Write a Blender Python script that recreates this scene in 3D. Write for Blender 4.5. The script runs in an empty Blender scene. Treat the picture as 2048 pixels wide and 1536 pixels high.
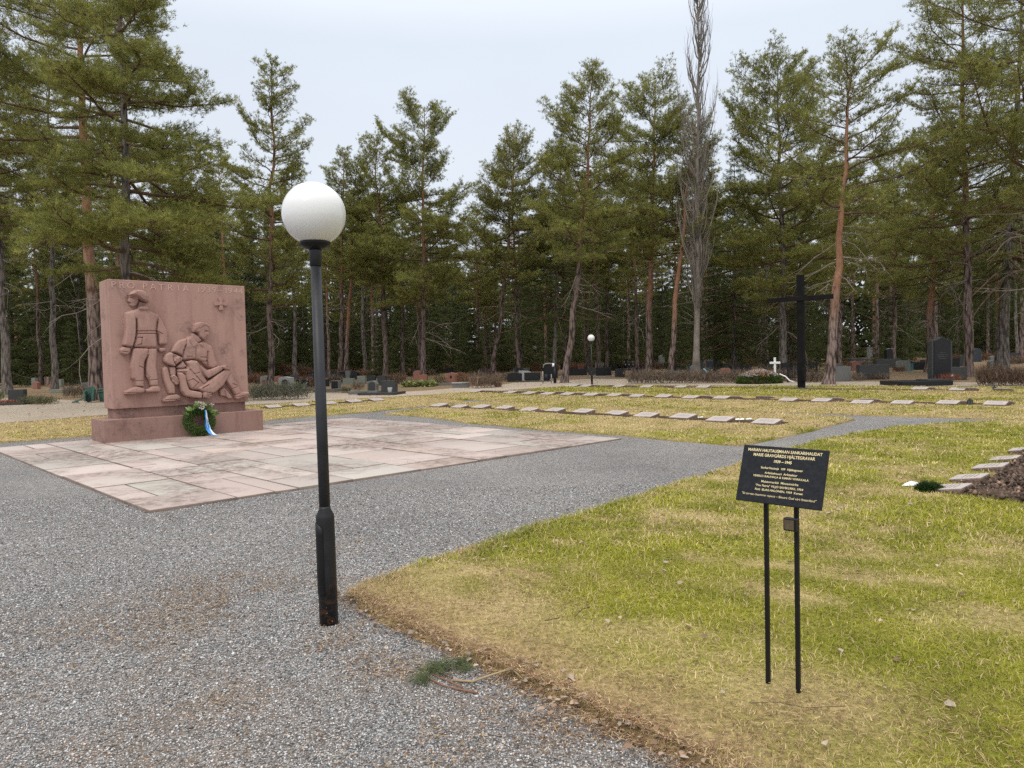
import bpy, bmesh, math, random
import numpy as np
from mathutils import Vector, Matrix

# ------------------------------------------------------------------ camera
SC = bpy.context.scene
COL = SC.collection
R_ = math.radians
CAM_H, F_PX = 1.6, 1430.0                 # eye height (m); focal length in pixels of a 2048 px wide picture
PITCH, ROLL = math.atan(48 / F_PX), 0.0235
FW = Vector((0, math.cos(PITCH), -math.sin(PITCH)))
_r0, _u0 = Vector((1, 0, 0)), Vector((0, math.sin(PITCH), math.cos(PITCH)))
CR = _r0 * math.cos(ROLL) - _u0 * math.sin(ROLL)
CU = _u0 * math.cos(ROLL) + _r0 * math.sin(ROLL)
EYE = Vector((0, 0, CAM_H))
cam_data = bpy.data.cameras.new('camera')
cam_data.sensor_width = 36.0
cam_data.lens = 36.0 * F_PX / 2048.0
cam_data.clip_start, cam_data.clip_end = 0.05, 2000.0
cam = bpy.data.objects.new('camera', cam_data)
COL.objects.link(cam)
cam.matrix_world = Matrix(((CR.x, CU.x, -FW.x, EYE.x), (CR.y, CU.y, -FW.y, EYE.y), (CR.z, CU.z, -FW.z, EYE.z), (0, 0, 0, 1)))
SC.camera = cam

# ------------------------------------------------------------------ sky, sun, exposure
SUN_EL, SUN_AZ = R_(52), R_(200)          # azimuth clockwise from +Y: behind the camera, a little to its left
world = bpy.data.worlds.new('World')
SC.world = world
world.use_nodes = True
wn, wl = world.node_tree.nodes, world.node_tree.links
wn.clear()
w_out = wn.new('ShaderNodeOutputWorld')
w_bg = wn.new('ShaderNodeBackground')
w_bg.inputs['Strength'].default_value = 0.1
w_sky = wn.new('ShaderNodeTexSky')
w_sky.sky_type = 'NISHITA'
w_sky.sun_disc = False
w_sky.sun_elevation, w_sky.sun_rotation = SUN_EL, SUN_AZ
w_sky.air_density, w_sky.dust_density = 1.0, 3.0
w_tc = wn.new('ShaderNodeTexCoord')
w_sep = wn.new('ShaderNodeSeparateXYZ')
w_ramp = wn.new('ShaderNodeValToRGB')     # the cloud cover: brighter towards the zenith
w_ramp.color_ramp.elements[0].position = 0.0
w_ramp.color_ramp.elements[0].color = (0.375, 0.395, 0.425, 1)
w_ramp.color_ramp.elements[1].position = 1.0
w_ramp.color_ramp.elements[1].color = (1.12, 1.10, 1.06, 1)
e = w_ramp.color_ramp.elements.new(0.40)
e.color = (0.375, 0.408, 0.458, 1)
w_scale = wn.new('ShaderNodeVectorMath'); w_scale.operation = 'SCALE'
w_scale.inputs['Scale'].default_value = 20.0
w_map = wn.new('ShaderNodeMapping'); w_map.inputs['Scale'].default_value = (1.6, 1.6, 4.0)
w_noise = wn.new('ShaderNodeTexNoise')
w_noise.inputs['Scale'].default_value = 1.3
w_noise.inputs['Detail'].default_value = 4.0
w_nr = wn.new('ShaderNodeMapRange')
w_nr.inputs['To Min'].default_value, w_nr.inputs['To Max'].default_value = 0.90, 1.08
w_mul = wn.new('ShaderNodeVectorMath'); w_mul.operation = 'SCALE'
w_mix = wn.new('ShaderNodeMixRGB')
w_mix.inputs[0].default_value = 0.94      # almost all cloud, a little clear sky behind it
wl.new(w_tc.outputs['Generated'], w_sep.inputs[0])
wl.new(w_sep.outputs['Z'], w_ramp.inputs[0])
wl.new(w_ramp.outputs[0], w_scale.inputs[0])
wl.new(w_tc.outputs['Generated'], w_map.inputs[0])
wl.new(w_map.outputs[0], w_noise.inputs['Vector'])
wl.new(w_noise.outputs[0], w_nr.inputs['Value'])
wl.new(w_scale.outputs[0], w_mul.inputs[0])
wl.new(w_nr.outputs[0], w_mul.inputs['Scale'])
wl.new(w_sky.outputs[0], w_mix.inputs[1])
wl.new(w_mul.outputs[0], w_mix.inputs[2])
wl.new(w_mix.outputs[0], w_bg.inputs[0])
wl.new(w_bg.outputs[0], w_out.inputs[0])
sun_data = bpy.data.lights.new('sun', 'SUN')
sun_data.energy, sun_data.angle, sun_data.color = 1.2, R_(25), (1.0, 0.96, 0.90)
sun = bpy.data.objects.new('sun', sun_data)
COL.objects.link(sun)
sd = Vector((math.sin(SUN_AZ) * math.cos(SUN_EL), math.cos(SUN_AZ) * math.cos(SUN_EL), math.sin(SUN_EL)))
sun.rotation_euler = sd.to_track_quat('Z', 'Y').to_euler()
SC.view_settings.view_transform = 'Standard'
SC.view_settings.look = 'None'
SC.view_settings.exposure = 0.14
SC.view_settings.gamma = 1.0
SC.cycles.max_bounces = 6
SC.cycles.diffuse_bounces = 3
SC.cycles.use_denoising = False

# ------------------------------------------------------------------ terrain and picking points
def tz(y):
    t = min(max((y - 22) / 22.0, 0), 1)
    return 0.2 * t * t * (3 - 2 * t) + 0.004 * max(0.0, y - 38)

def tz_np(y):
    t = np.clip((y - 22) / 22.0, 0, 1)
    return 0.2 * t * t * (3 - 2 * t) + 0.004 * np.maximum(0.0, y - 38)

def ray(x, y):
    return CR * ((x - 1024) / F_PX) - CU * ((y - 768) / F_PX) + FW

def gp(x, y, far=95.0):
    """where the line of sight through photo pixel (x, y) meets the ground (never farther than `far`)"""
    d = ray(x, y)
    lo, hi = 0.5, 400.0
    for _ in range(50):
        m = (lo + hi) / 2
        p = EYE + d * m
        if p.z > tz(p.y): lo = m
        else: hi = m
    p = EYE + d * lo
    if p.y > far:
        p = EYE + d * (far / d.y)
        p.z = tz(p.y)
    return p

def at(x, y, depth):
    d = ray(x, y)
    return EYE + d * (depth / d.y)

def px2m(y): return y / F_PX

AX = Vector((math.cos(R_(44.5)), math.sin(R_(44.5)), 0))   # the two directions the paving, lawns and grave rows follow
BX = Vector((-AX.y, AX.x, 0))

def vnoise(x, y, scale, seed=0):
    x = np.asarray(x, float) / scale + seed * 17.31
    y = np.asarray(y, float) / scale + seed * 7.77
    xi, yi = np.floor(x), np.floor(y)
    xf, yf = x - xi, y - yi
    h = lambda a, b: np.modf(np.abs(np.sin(a * 127.1 + b * 311.7 + seed * 3.3) * 43758.5453))[0]
    u, v = xf * xf * (3 - 2 * xf), yf * yf * (3 - 2 * yf)
    return (h(xi, yi) * (1 - u) + h(xi + 1, yi) * u) * (1 - v) + (h(xi, yi + 1) * (1 - u) + h(xi + 1, yi + 1) * u) * v

# ------------------------------------------------------------------ things, parts, meshes
def link(o, parent=None):
    COL.objects.link(o)
    if parent is not None: o.parent = parent
    return o

def tag(o, label=None, cat=None, group=None, kind=None):
    if label: o['label'] = label
    if cat: o['category'] = cat
    if group: o['group'] = group
    if kind: o['kind'] = kind
    return o

def thing(name, label, cat, loc=(0, 0, 0), rz=0.0, group=None):
    o = bpy.data.objects.new(name, None)
    o.empty_display_size = 0.2
    o.location = loc
    o.rotation_euler = (0, 0, rz)
    link(o)
    return tag(o, label, cat, group)

def copy_thing(root, loc, rz=0.0, scale=1.0, label=None, group=None):
    r = root.copy()
    COL.objects.link(r)
    r.location, r.rotation_euler = loc, (0, 0, rz)
    r.scale = (scale, scale, scale) if not isinstance(scale, tuple) else scale
    if label: r['label'] = label
    if group: r['group'] = group
    for ch in list(root.children):
        c = ch.copy(); COL.objects.link(c); c.parent = r
        for g in list(ch.children):
            d = g.copy(); COL.objects.link(d); d.parent = c
    return r

def np_mesh(name, verts, faces, tint=None, smooth=False):
    """mesh from numpy arrays; faces all have the same number of corners"""
    verts = np.ascontiguousarray(verts, dtype=np.float32)
    faces = np.ascontiguousarray(faces, dtype=np.int32)
    me = bpy.data.meshes.new(name)
    me.vertices.add(len(verts))
    me.vertices.foreach_set('co', verts.ravel())
    k = faces.shape[1]
    me.loops.add(faces.size)
    me.loops.foreach_set('vertex_index', faces.ravel())
    me.polygons.add(len(faces))
    me.polygons.foreach_set('loop_start', np.arange(0, faces.size, k, dtype=np.int32))
    if smooth:
        me.polygons.foreach_set('use_smooth', np.ones(len(faces), dtype=bool))
    if tint is not None:
        c = np.ones((len(verts), 4), dtype=np.float32)
        c[:, :3] = tint
        a = me.attributes.new('tint', 'FLOAT_COLOR', 'POINT')
        a.data.foreach_set('color', c.ravel())
    me.update(calc_edges=True)
    return me

def np_obj(name, verts, faces, mat, parent=None, tint=None, smooth=False):
    me = np_mesh(name, verts, faces, tint, smooth)
    me.materials.append(mat)
    return link(bpy.data.objects.new(name, me), parent)

class MB:
    """collects boxes, tubes, turned shapes and prisms; build() links them as ONE mesh object"""
    def __init__(s): s.v, s.f, s.sm = [], [], []
    def add(s, verts, faces, smooth=False, M=None):
        n = len(s.v)
        for p in verts:
            p = Vector(p)
            s.v.append(M @ p if M is not None else p)
        for f in faces:
            s.f.append([i + n for i in f]); s.sm.append(smooth)
        return s
    def box(s, c, d, M=None, top=(1, 1)):
        x, y, z = d[0] / 2, d[1] / 2, d[2] / 2
        a, b = top
        vs = [(-x, -y, -z), (x, -y, -z), (x, y, -z), (-x, y, -z), (-x * a, -y * b, z), (x * a, -y * b, z), (x * a, y * b, z), (-x * a, y * b, z)]
        vs = [(p[0] + c[0], p[1] + c[1], p[2] + c[2]) for p in vs]
        return s.add(vs, [(3, 2, 1, 0), (4, 5, 6, 7), (0, 1, 5, 4), (1, 2, 6, 5), (2, 3, 7, 6), (3, 0, 4, 7)], False, M)
    def tube(s, pts, rad, n=8, M=None, smooth=True, cap=True):
        pts = [Vector(p) for p in pts]
        if not hasattr(rad, '__len__'): rad = [rad] * len(pts)
        vs, fs = [], []
        ref = None
        for i, p in enumerate(pts):
            t = (pts[min(i + 1, len(pts) - 1)] - pts[max(i - 1, 0)]).normalized()
            if ref is None:
                ref = Vector((1, 0, 0)) if abs(t.x) < 0.8 else Vector((0, 1, 0))
            a = (ref - t * ref.dot(t)).normalized()
            ref = a
            b = t.cross(a)
            for j in range(n):
                w = 2 * math.pi * j / n
                vs.append(p + (a * math.cos(w) + b * math.sin(w)) * rad[i])
        for i in range(len(pts) - 1):
            for j in range(n):
                k = (j + 1) % n
                fs.append((i * n + j, i * n + k, (i + 1) * n + k, (i + 1) * n + j))
        s.add(vs, fs, smooth, M)
        if cap:
            o = len(s.v) - len(vs)
            s.f.append([o + j for j in reversed(range(n))]); s.sm.append(False)
            s.f.append([o + (len(pts) - 1) * n + j for j in range(n)]); s.sm.append(False)
        return s
    def lathe(s, prof, n=24, M=None, smooth=True):
        vs, fs = [], []
        for r, z in prof:
            for j in range(n):
                w = 2 * math.pi * j / n
                vs.append((r * math.cos(w), r * math.sin(w), z))
        for i in range(len(prof) - 1):
            for j in range(n):
                k = (j + 1) % n
                fs.append((i * n + j, i * n + k, (i + 1) * n + k, (i + 1) * n + j))
        fs.append(tuple(reversed(range(n))))
        fs.append(tuple((len(prof) - 1) * n + j for j in range(n)))
        return s.add(vs, fs, smooth, M)
    def prism(s, poly, y0, y1, M=None):
        """outline in x,z pushed from y0 to y1"""
        n = len(poly)
        vs = [(x, y0, z) for x, z in poly] + [(x, y1, z) for x, z in poly]
        fs = [tuple(range(n)), tuple(reversed(range(n, 2 * n)))] + [(i, i + n, (i + 1) % n + n, (i + 1) % n) for i in range(n)]
        return s.add(vs, fs, False, M)
    def build(s, name, mat, parent=None, bevel=0.0, segs=1):
        me = bpy.data.meshes.new(name)
        bm = bmesh.new()
        vs = [bm.verts.new(p) for p in s.v]
        for f, sm in zip(s.f, s.sm):
            try:
                fc = bm.faces.new([vs[i] for i in f]); fc.smooth = sm
            except ValueError:
                pass
        bmesh.ops.recalc_face_normals(bm, faces=bm.faces)
        if bevel > 0:
            es = [e for e in bm.edges if len(e.link_faces) == 2 and e.calc_face_angle(0) > 0.5]
            bmesh.ops.bevel(bm, geom=es, offset=bevel, segments=segs, affect='EDGES', profile=0.5)
        bm.to_mesh(me); bm.free()
        me.materials.append(mat)
        return link(bpy.data.objects.new(name, me), parent)

def text_verts(body, size, align='CENTER', extrude=0.0, spacing=1.0, offset=0.0):
    cu = bpy.data.curves.new('t', 'FONT')
    cu.body, cu.size, cu.align_x, cu.extrude, cu.space_character, cu.offset = body, 1.0, align, extrude / size, spacing, offset / size
    cu.resolution_u = 3
    o = bpy.data.objects.new('t', cu)
    COL.objects.link(o)
    dg = bpy.context.evaluated_depsgraph_get()
    me = bpy.data.meshes.new_from_object(o.evaluated_get(dg))
    vs = [v.co * size for v in me.vertices]
    fs = [tuple(p.vertices) for p in me.polygons]
    bpy.data.objects.remove(o); bpy.data.curves.remove(cu); bpy.data.meshes.remove(me)
    return vs, fs

# ------------------------------------------------------------------ materials
class Mat:
    def __init__(s, name, rough=0.8, spec=0.3, coord='Object'):
        s.m = bpy.data.materials.new(name); s.m.use_nodes = True
        s.n, s.l = s.m.node_tree.nodes, s.m.node_tree.links
        s.b = s.n['Principled BSDF']
        s.b.inputs['Roughness'].default_value = rough
        s.b.inputs['Specular IOR Level'].default_value = spec
        s.tc = s.n.new('ShaderNodeTexCoord')
        s.co = s.tc.outputs[coord]
    def mapped(s, scale):
        mp = s.n.new('ShaderNodeMapping'); mp.inputs['Scale'].default_value = scale
        s.l.new(s.co, mp.inputs[0]); return mp.outputs[0]
    def noise(s, scale, detail=3, rough=0.55, co=None, w=0):
        t = s.n.new('ShaderNodeTexNoise'); t.inputs['Scale'].default_value = scale
        t.inputs['Detail'].default_value = detail; t.inputs['Roughness'].default_value = rough
        if w:
            mp = s.n.new('ShaderNodeMapping'); mp.inputs['Location'].default_value = (w, w * 2.1, w * 0.7)
            s.l.new(co or s.co, mp.inputs[0]); s.l.new(mp.outputs[0], t.inputs['Vector'])
        else: s.l.new(co or s.co, t.inputs['Vector'])
        return t.outputs[0]
    def voronoi(s, scale, out='Color', co=None, feature='F1'):
        t = s.n.new('ShaderNodeTexVoronoi'); t.feature = feature; t.inputs['Scale'].default_value = scale
        s.l.new(co or s.co, t.inputs['Vector']); return t.outputs[out]
    def ramp(s, fac, stops):
        r = s.n.new('ShaderNodeValToRGB'); cr = r.color_ramp
        def col(c): return (*c, 1) if len(c) == 3 else c
        cr.elements[0].position, cr.elements[0].color = stops[0][0], col(stops[0][1])
        cr.elements[1].position, cr.elements[1].color = stops[-1][0], col(stops[-1][1])
        for p, c in stops[1:-1]:
            cr.elements.new(p).color = col(c)
        s.l.new(fac, r.inputs[0]); return r.outputs[0]
    def mix(s, fac, a, b, mode='MIX'):
        m = s.n.new('ShaderNodeMixRGB'); m.blend_type = mode
        for i, x in ((0, fac), (1, a), (2, b)):
            if isinstance(x, (int, float)): m.inputs[i].default_value = x if i == 0 else (x, x, x, 1)
            elif isinstance(x, tuple): m.inputs[i].default_value = (*x, 1)
            else: s.l.new(x, m.inputs[i])
        return m.outputs[0]
    def math(s, op, a, b=0.0):
        m = s.n.new('ShaderNodeMath'); m.operation = op
        for i, x in ((0, a), (1, b)):
            if isinstance(x, (int, float)): m.inputs[i].default_value = x
            else: s.l.new(x, m.inputs[i])
        return m.outputs[0]
    def attr(s, name='tint', out='Color'):
        a = s.n.new('ShaderNodeAttribute'); a.attribute_name = name; return a.outputs[out]
    def gen_z(s):
        x = s.n.new('ShaderNodeSeparateXYZ'); s.l.new(s.tc.outputs['Generated'], x.inputs[0]); return x.outputs['Z']
    def sep(s, axis='Z'):
        x = s.n.new('ShaderNodeSeparateXYZ'); s.l.new(s.co, x.inputs[0]); return x.outputs[axis]
    def color(s, c):
        if isinstance(c, tuple): s.b.inputs['Base Color'].default_value = (*c, 1)
        else: s.l.new(c, s.b.inputs['Base Color'])
        return s
    def rough(s, r): s.l.new(r, s.b.inputs['Roughness']); return s
    def bump(s, h, strength=0.3, dist=0.01):
        b = s.n.new('ShaderNodeBump'); b.inputs['Strength'].default_value = strength; b.inputs['Distance'].default_value = dist
        s.l.new(h, b.inputs['Height']); s.l.new(b.outputs[0], s.b.inputs['Normal']); return s

def speckled(name, c1, c2, c3, scale=60, rough=0.75, spec=0.3, bump=0.25, stain=None):
    m = Mat(name, rough, spec)
    n1 = m.noise(scale, 2, 0.6)
    col = m.ramp(n1, [(0.30, c1), (0.5, c2), (0.70, c3)])
    big = m.noise(1.3, 4)
    col = m.mix(m.ramp(big, [(0.35, (0, 0, 0)), (0.7, (0.35, 0.35, 0.35))]), col, tuple(x * 0.62 for x in c2))
    if stain: col = m.mix(m.ramp(m.noise(0.9, 5, 0.7, w=5), [(0.5, (0, 0, 0)), (0.68, (0.8, 0.8, 0.8))]), col, stain)
    m.color(col)
    if bump: m.bump(n1, bump, 0.006)
    return m.m

def plain(name, c, rough=0.5, spec=0.4, var=0.15, scale=8.0):
    m = Mat(name, rough, spec)
    n = m.noise(scale, 4)
    m.color(m.ramp(n, [(0.3, tuple(x * (1 - var) for x in c)), (0.7, tuple(min(1, x * (1 + var)) for x in c))]))
    return m.m

def foliage(name, transl=0.25, rough=0.6):
    m = Mat(name, rough, 0.15)
    col = m.attr()
    m.color(col)
    tr = m.n.new('ShaderNodeBsdfTranslucent'); m.l.new(col, tr.inputs[0])
    mx = m.n.new('ShaderNodeMixShader'); mx.inputs[0].default_value = transl
    m.l.new(m.b.outputs[0], mx.inputs[1]); m.l.new(tr.outputs[0], mx.inputs[2])
    m.l.new(mx.outputs[0], m.n['Material Output'].inputs[0])
    return m.m

M_NEEDLE = foliage('needles', 0.4)
M_GRASS = foliage('grass_blades', 0.3)
M_LEAF = foliage('leaves', 0.2)
M_TWIG = foliage('twigs', 0.0, 0.85)

def mk_gravel():
    m = Mat('gravel', 0.85, 0.25)
    v = m.n.new('ShaderNodeTexVoronoi'); v.inputs['Scale'].default_value = 95
    m.l.new(m.co, v.inputs['Vector'])
    sp = m.n.new('ShaderNodeSeparateColor'); m.l.new(v.outputs['Color'], sp.inputs[0])
    col = m.ramp(sp.outputs[0], [(0.0, (0.085, 0.085, 0.087)), (0.35, (0.215, 0.214, 0.215)), (0.7, (0.35, 0.347, 0.345)), (0.92, (0.48, 0.475, 0.47)), (1.0, (0.66, 0.65, 0.64))])
    warm = m.ramp(sp.outputs[1], [(0.0, (1, 1, 1)), (0.75, (1, 1, 1)), (0.8, (1.0, 0.84, 0.72)), (1.0, (1.0, 0.88, 0.78))])
    col = m.mix(1.0, col, warm, 'MULTIPLY')
    edge = m.ramp(v.outputs['Distance'], [(0.3, (1, 1, 1)), (0.8, (0.30, 0.30, 0.30))])
    col = m.mix(0.75, col, edge, 'MULTIPLY')
    y = m.sep('Y')
    near = m.ramp(m.math('MULTIPLY', y, 0.1), [(0.25, (1, 1, 1)), (0.62, (0.12, 0.12, 0.12))])   # needle litter lies thickest by the lawn corner
    lit = m.math('MULTIPLY', m.ramp(m.noise(1.1, 6, 0.62), [(0.44, (0, 0, 0)), (0.62, (0.85, 0.85, 0.85))]), near)
    lit2 = m.math('MULTIPLY', lit, m.ramp(m.noise(90, 2, 0.6), [(0.4, (0.25, 0.25, 0.25)), (0.55, (1, 1, 1))]))
    col = m.mix(lit2, col, (0.23, 0.15, 0.085))
    patch = m.ramp(m.noise(0.5, 4, 0.6, w=3), [(0.3, (0.80, 0.80, 0.81)), (0.7, (1.10, 1.09, 1.08))])
    m.color(m.mix(1.0, col, patch, 'MULTIPLY'))
    inv = m.math('SUBTRACT', 1.0, v.outputs['Distance'])
    m.bump(inv, 0.9, 0.012)
    return m.m
M_GRAVEL = mk_gravel()

def mk_soil(name, c1, c2, c3, litter=(0.2, 0.12, 0.06), amount=0.7):
    m = Mat(name, 0.95, 0.1)
    n = m.noise(0.35, 6, 0.65)
    col = m.ramp(n, [(0.3, c1), (0.5, c2), (0.7, c3)])
    fine = m.noise(14, 5, 0.7)
    col = m.mix(m.ramp(fine, [(0.45, (0, 0, 0)), (0.62, (amount,) * 3)]), col, litter)
    col = m.mix(m.ramp(m.noise(45, 3, 0.7), [(0.52, (0, 0, 0)), (0.7, (0.5, 0.5, 0.5))]), col, tuple(x * 0.35 for x in c1))
    m.color(col); m.bump(fine, 0.7, 0.03)
    return m.m
M_GROUND = mk_soil('cemetery_soil', (0.15, 0.105, 0.065), (0.215, 0.16, 0.105), (0.19, 0.145, 0.07))
M_PATH = mk_soil('sandy_path', (0.33, 0.275, 0.215), (0.42, 0.355, 0.285), (0.38, 0.315, 0.24), (0.23, 0.165, 0.11), 0.4)
M_SOIL = mk_soil('dark_soil', (0.045, 0.032, 0.025), (0.065, 0.045, 0.033), (0.09, 0.06, 0.045), (0.16, 0.10, 0.07), 0.5)

def mk_lawn():
    m = Mat('lawn_turf', 0.9, 0.1)
    col = m.attr()
    n = m.noise(28, 4, 0.75)
    col = m.mix(1.0, col, m.ramp(n, [(0.25, (0.22, 0.20, 0.18)), (0.5, (0.62, 0.60, 0.57)), (0.75, (1.05, 1.0, 0.92))]), 'MULTIPLY')
    n2 = m.noise(90, 2, 0.7)
    col = m.mix(m.ramp(n2, [(0.5, (0, 0, 0)), (0.72, (0.5, 0.5, 0.5))]), col, (0.10, 0.07, 0.03))
    m.color(col); m.bump(n, 0.8, 0.02)
    return m.m
M_LAWN = mk_lawn()

def mk_granite_pink(name, dark=1.0):
    m = Mat(name, 0.82, 0.22)
    g = m.noise(110, 2, 0.75)
    col = m.ramp(g, [(0.30, (0.275 * dark, 0.16 * dark, 0.13 * dark)), (0.5, (0.37 * dark, 0.225 * dark, 0.185 * dark)), (0.68, (0.46 * dark, 0.305 * dark, 0.26 * dark))])
    streak = m.noise(1.0, 6, 0.68, m.mapped((4.0, 4.0, 0.5)))
    col = m.mix(m.ramp(streak, [(0.46, (0, 0, 0)), (0.70, (0.55, 0.55, 0.55))]), col, (0.235 * dark, 0.12 * dark, 0.10 * dark))
    col = m.mix(m.ramp(m.noise(2.2, 5, 0.6, w=4), [(0.55, (0, 0, 0)), (0.75, (0.30, 0.30, 0.30))]), col, (0.50 * dark, 0.34 * dark, 0.27 * dark))
    blot = m.math('MULTIPLY', m.ramp(m.noise(1.7, 6, 0.7, w=11), [(0.52, (0, 0, 0)), (0.64, (0.7, 0.7, 0.7))]), m.ramp(m.noise(14, 4, 0.7), [(0.42, (0.2, 0.2, 0.2)), (0.6, (1, 1, 1))]))
    col = m.mix(blot, col, (0.13 * dark, 0.085 * dark, 0.075 * dark))
    m.color(col); m.bump(m.noise(160, 3, 0.7), 0.25, 0.004)
    return m.m
M_GRANITE = mk_granite_pink('pink_granite')
M_GRANITE_LOW = mk_granite_pink('pink_granite_weathered', 0.78)

def mk_paving():
    m = Mat('paving_stone', 0.85, 0.2)
    col = m.attr()
    col = m.mix(1.0, col, m.ramp(m.noise(60, 3, 0.7), [(0.3, (0.86, 0.84, 0.83)), (0.7, (1.08, 1.07, 1.06))]), 'MULTIPLY')
    dirt = m.math('MULTIPLY', m.ramp(m.noise(0.55, 6, 0.62, w=2), [(0.45, (0, 0, 0)), (0.60, (1, 1, 1))]), m.ramp(m.noise(9, 5, 0.75), [(0.40, (0.1, 0.1, 0.1)), (0.58, (0.85, 0.85, 0.85))]))
    col = m.mix(dirt, col, (0.14, 0.10, 0.085))
    gr = m.ramp(m.noise(1.4, 4, 0.6, w=9), [(0.55, (0, 0, 0)), (0.75, (0.35, 0.35, 0.35))])
    col = m.mix(gr, col, (0.36, 0.36, 0.28))
    m.color(col); m.bump(m.noise(40, 4, 0.7), 0.3, 0.006)
    return m.m
M_PAVE = mk_paving()

def mk_bark(name, low1, low2, up1, up2, change=0.42):
    m = Mat(name, 0.95, 0.1)
    z = m.gen_z()
    plates = m.voronoi(1.0, 'Distance', m.mapped((9, 9, 2.2)), 'F1')
    n = m.noise(6, 5, 0.7)
    low = m.ramp(plates, [(0.10, tuple(x * 1.35 for x in low2)), (0.45, low2), (0.75, low1)])
    up = m.ramp(m.noise(3.0, 5, 0.65, m.mapped((4, 4, 1))), [(0.3, up1), (0.68, up2)])
    f = m.ramp(m.math('ADD', z, m.math('MULTIPLY', m.math('SUBTRACT', n, 0.5), 0.25)), [(change - 0.07, (0, 0, 0)), (change + 0.07, (1, 1, 1))])
    m.color(m.mix(f, low, up)); m.bump(m.math('SUBTRACT', 1.0, plates), 0.8, 0.04)
    return m.m
M_BARK = mk_bark('pine_bark', (0.045, 0.034, 0.03), (0.165, 0.125, 0.11), (0.17, 0.088, 0.054), (0.28, 0.155, 0.098), 0.42)
M_BARK_G = mk_bark('grey_bark', (0.06, 0.05, 0.045), (0.16, 0.14, 0.125), (0.10, 0.075, 0.055), (0.19, 0.145, 0.11), 0.7)
M_BARK_O = mk_bark('orange_pine_bark', (0.05, 0.038, 0.033), (0.20, 0.15, 0.13), (0.23, 0.115, 0.068), (0.36, 0.20, 0.125), 0.235)
M_LIMB = plain('limb_bark', (0.13, 0.085, 0.06), 0.95, 0.1, 0.4, 3.0)
M_DEAD = plain('dead_limb', (0.24, 0.20, 0.17), 0.95, 0.1, 0.3, 3.0)
M_POPLAR = plain('poplar_bark', (0.20, 0.175, 0.15), 0.95, 0.1, 0.45, 1.5)

M_BLACKPAINT = plain('black_paint', (0.010, 0.010, 0.011), 0.45, 0.25, 0.3, 5)
M_POLE = plain('pole_paint', (0.024, 0.025, 0.029), 0.45, 0.35, 0.3, 6)
M_TARWOOD = plain('tarred_wood', (0.008, 0.0075, 0.008), 0.75, 0.12, 0.4, 4)
M_GOLD = plain('gold_lettering', (0.72, 0.60, 0.33), 0.45, 0.5, 0.1, 20)
M_WHITE = plain('white_paint', (0.78, 0.78, 0.77), 0.6, 0.3, 0.06, 6)
M_BLKSTONE = speckled('black_granite', (0.010, 0.010, 0.011), (0.016, 0.016, 0.018), (0.034, 0.034, 0.037), 90, 0.42, 0.25, 0.0)
M_DKSTONE = speckled('dark_grey_granite', (0.026, 0.028, 0.028), (0.046, 0.048, 0.048), (0.085, 0.085, 0.085), 70, 0.6, 0.25, 0.1)
M_BLUESTONE = speckled('blue_grey_granite', (0.03, 0.038, 0.05), (0.042, 0.053, 0.068), (0.075, 0.087, 0.105), 70, 0.5, 0.3, 0.1)
M_GREYSTONE = speckled('grey_granite', (0.09, 0.09, 0.085), (0.145, 0.145, 0.138), (0.22, 0.22, 0.21), 60)
M_LTSTONE = speckled('light_granite', (0.25, 0.25, 0.245), (0.34, 0.34, 0.335), (0.44, 0.44, 0.43), 60)
M_REDSTONE = speckled('red_granite', (0.16, 0.065, 0.045), (0.25, 0.11, 0.08), (0.33, 0.17, 0.13), 60)
M_PINKSTONE = speckled('pink_headstone', (0.35, 0.23, 0.18), (0.46, 0.32, 0.26), (0.56, 0.42, 0.36), 60)
M_GREENSTONE = speckled('greenish_stone', (0.13, 0.14, 0.12), (0.20, 0.215, 0.18), (0.27, 0.28, 0.24), 40)
M_TABLET = speckled('tablet_granite', (0.32, 0.27, 0.25), (0.43, 0.38, 0.355), (0.53, 0.49, 0.465), 120, 0.8, 0.2, 0.2)
M_ROUGHBACK = speckled('rough_red_stone', (0.085, 0.055, 0.045), (0.15, 0.10, 0.085), (0.24, 0.175, 0.15), 25, 0.95, 0.1, 0.8)
M_GREENPAINT = speckled('worn_green_paint', (0.03, 0.075, 0.06), (0.045, 0.115, 0.09), (0.10, 0.19, 0.15), 18, 0.55, 0.4, 0.1)
M_TEAL = plain('teal_paint', (0.04, 0.17, 0.19), 0.5)
M_METAL = plain('galvanised_metal', (0.22, 0.225, 0.23), 0.4, 0.6)
M_LETTER = plain('letter_lit_edges', (0.54, 0.37, 0.315), 0.85, 0.2, 0.12, 30)  # paler than the slab: light catching the cut edges, put into the colour

def mk_globe():
    m = Mat('opal_globe', 0.12, 0.5)
    m.color((0.74, 0.74, 0.73))
    return m.m
M_GLOBE = mk_globe()

# ------------------------------------------------------------------ ground, paths, lawns
rng = np.random.default_rng(7)

def strip_ground():
    ys = np.concatenate([np.arange(-14, 60, 2.0), np.arange(60, 420, 12.0)])
    xs = np.linspace(-320, 320, 81)
    X, Y = np.meshgrid(xs, ys)
    V = np.stack([X, Y, tz_np(Y) - 0.03], -1).reshape(-1, 3)
    nx, ny = len(xs), len(ys)
    i = np.arange(nx * ny).reshape(ny, nx)
    Fq = np.stack([i[:-1, :-1], i[:-1, 1:], i[1:, 1:], i[1:, :-1]], -1).reshape(-1, 4)
    tag(np_obj('ground', V, Fq, M_GROUND), 'brown sandy cemetery soil with scattered litter', None, kind='structure')
strip_ground()

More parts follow.
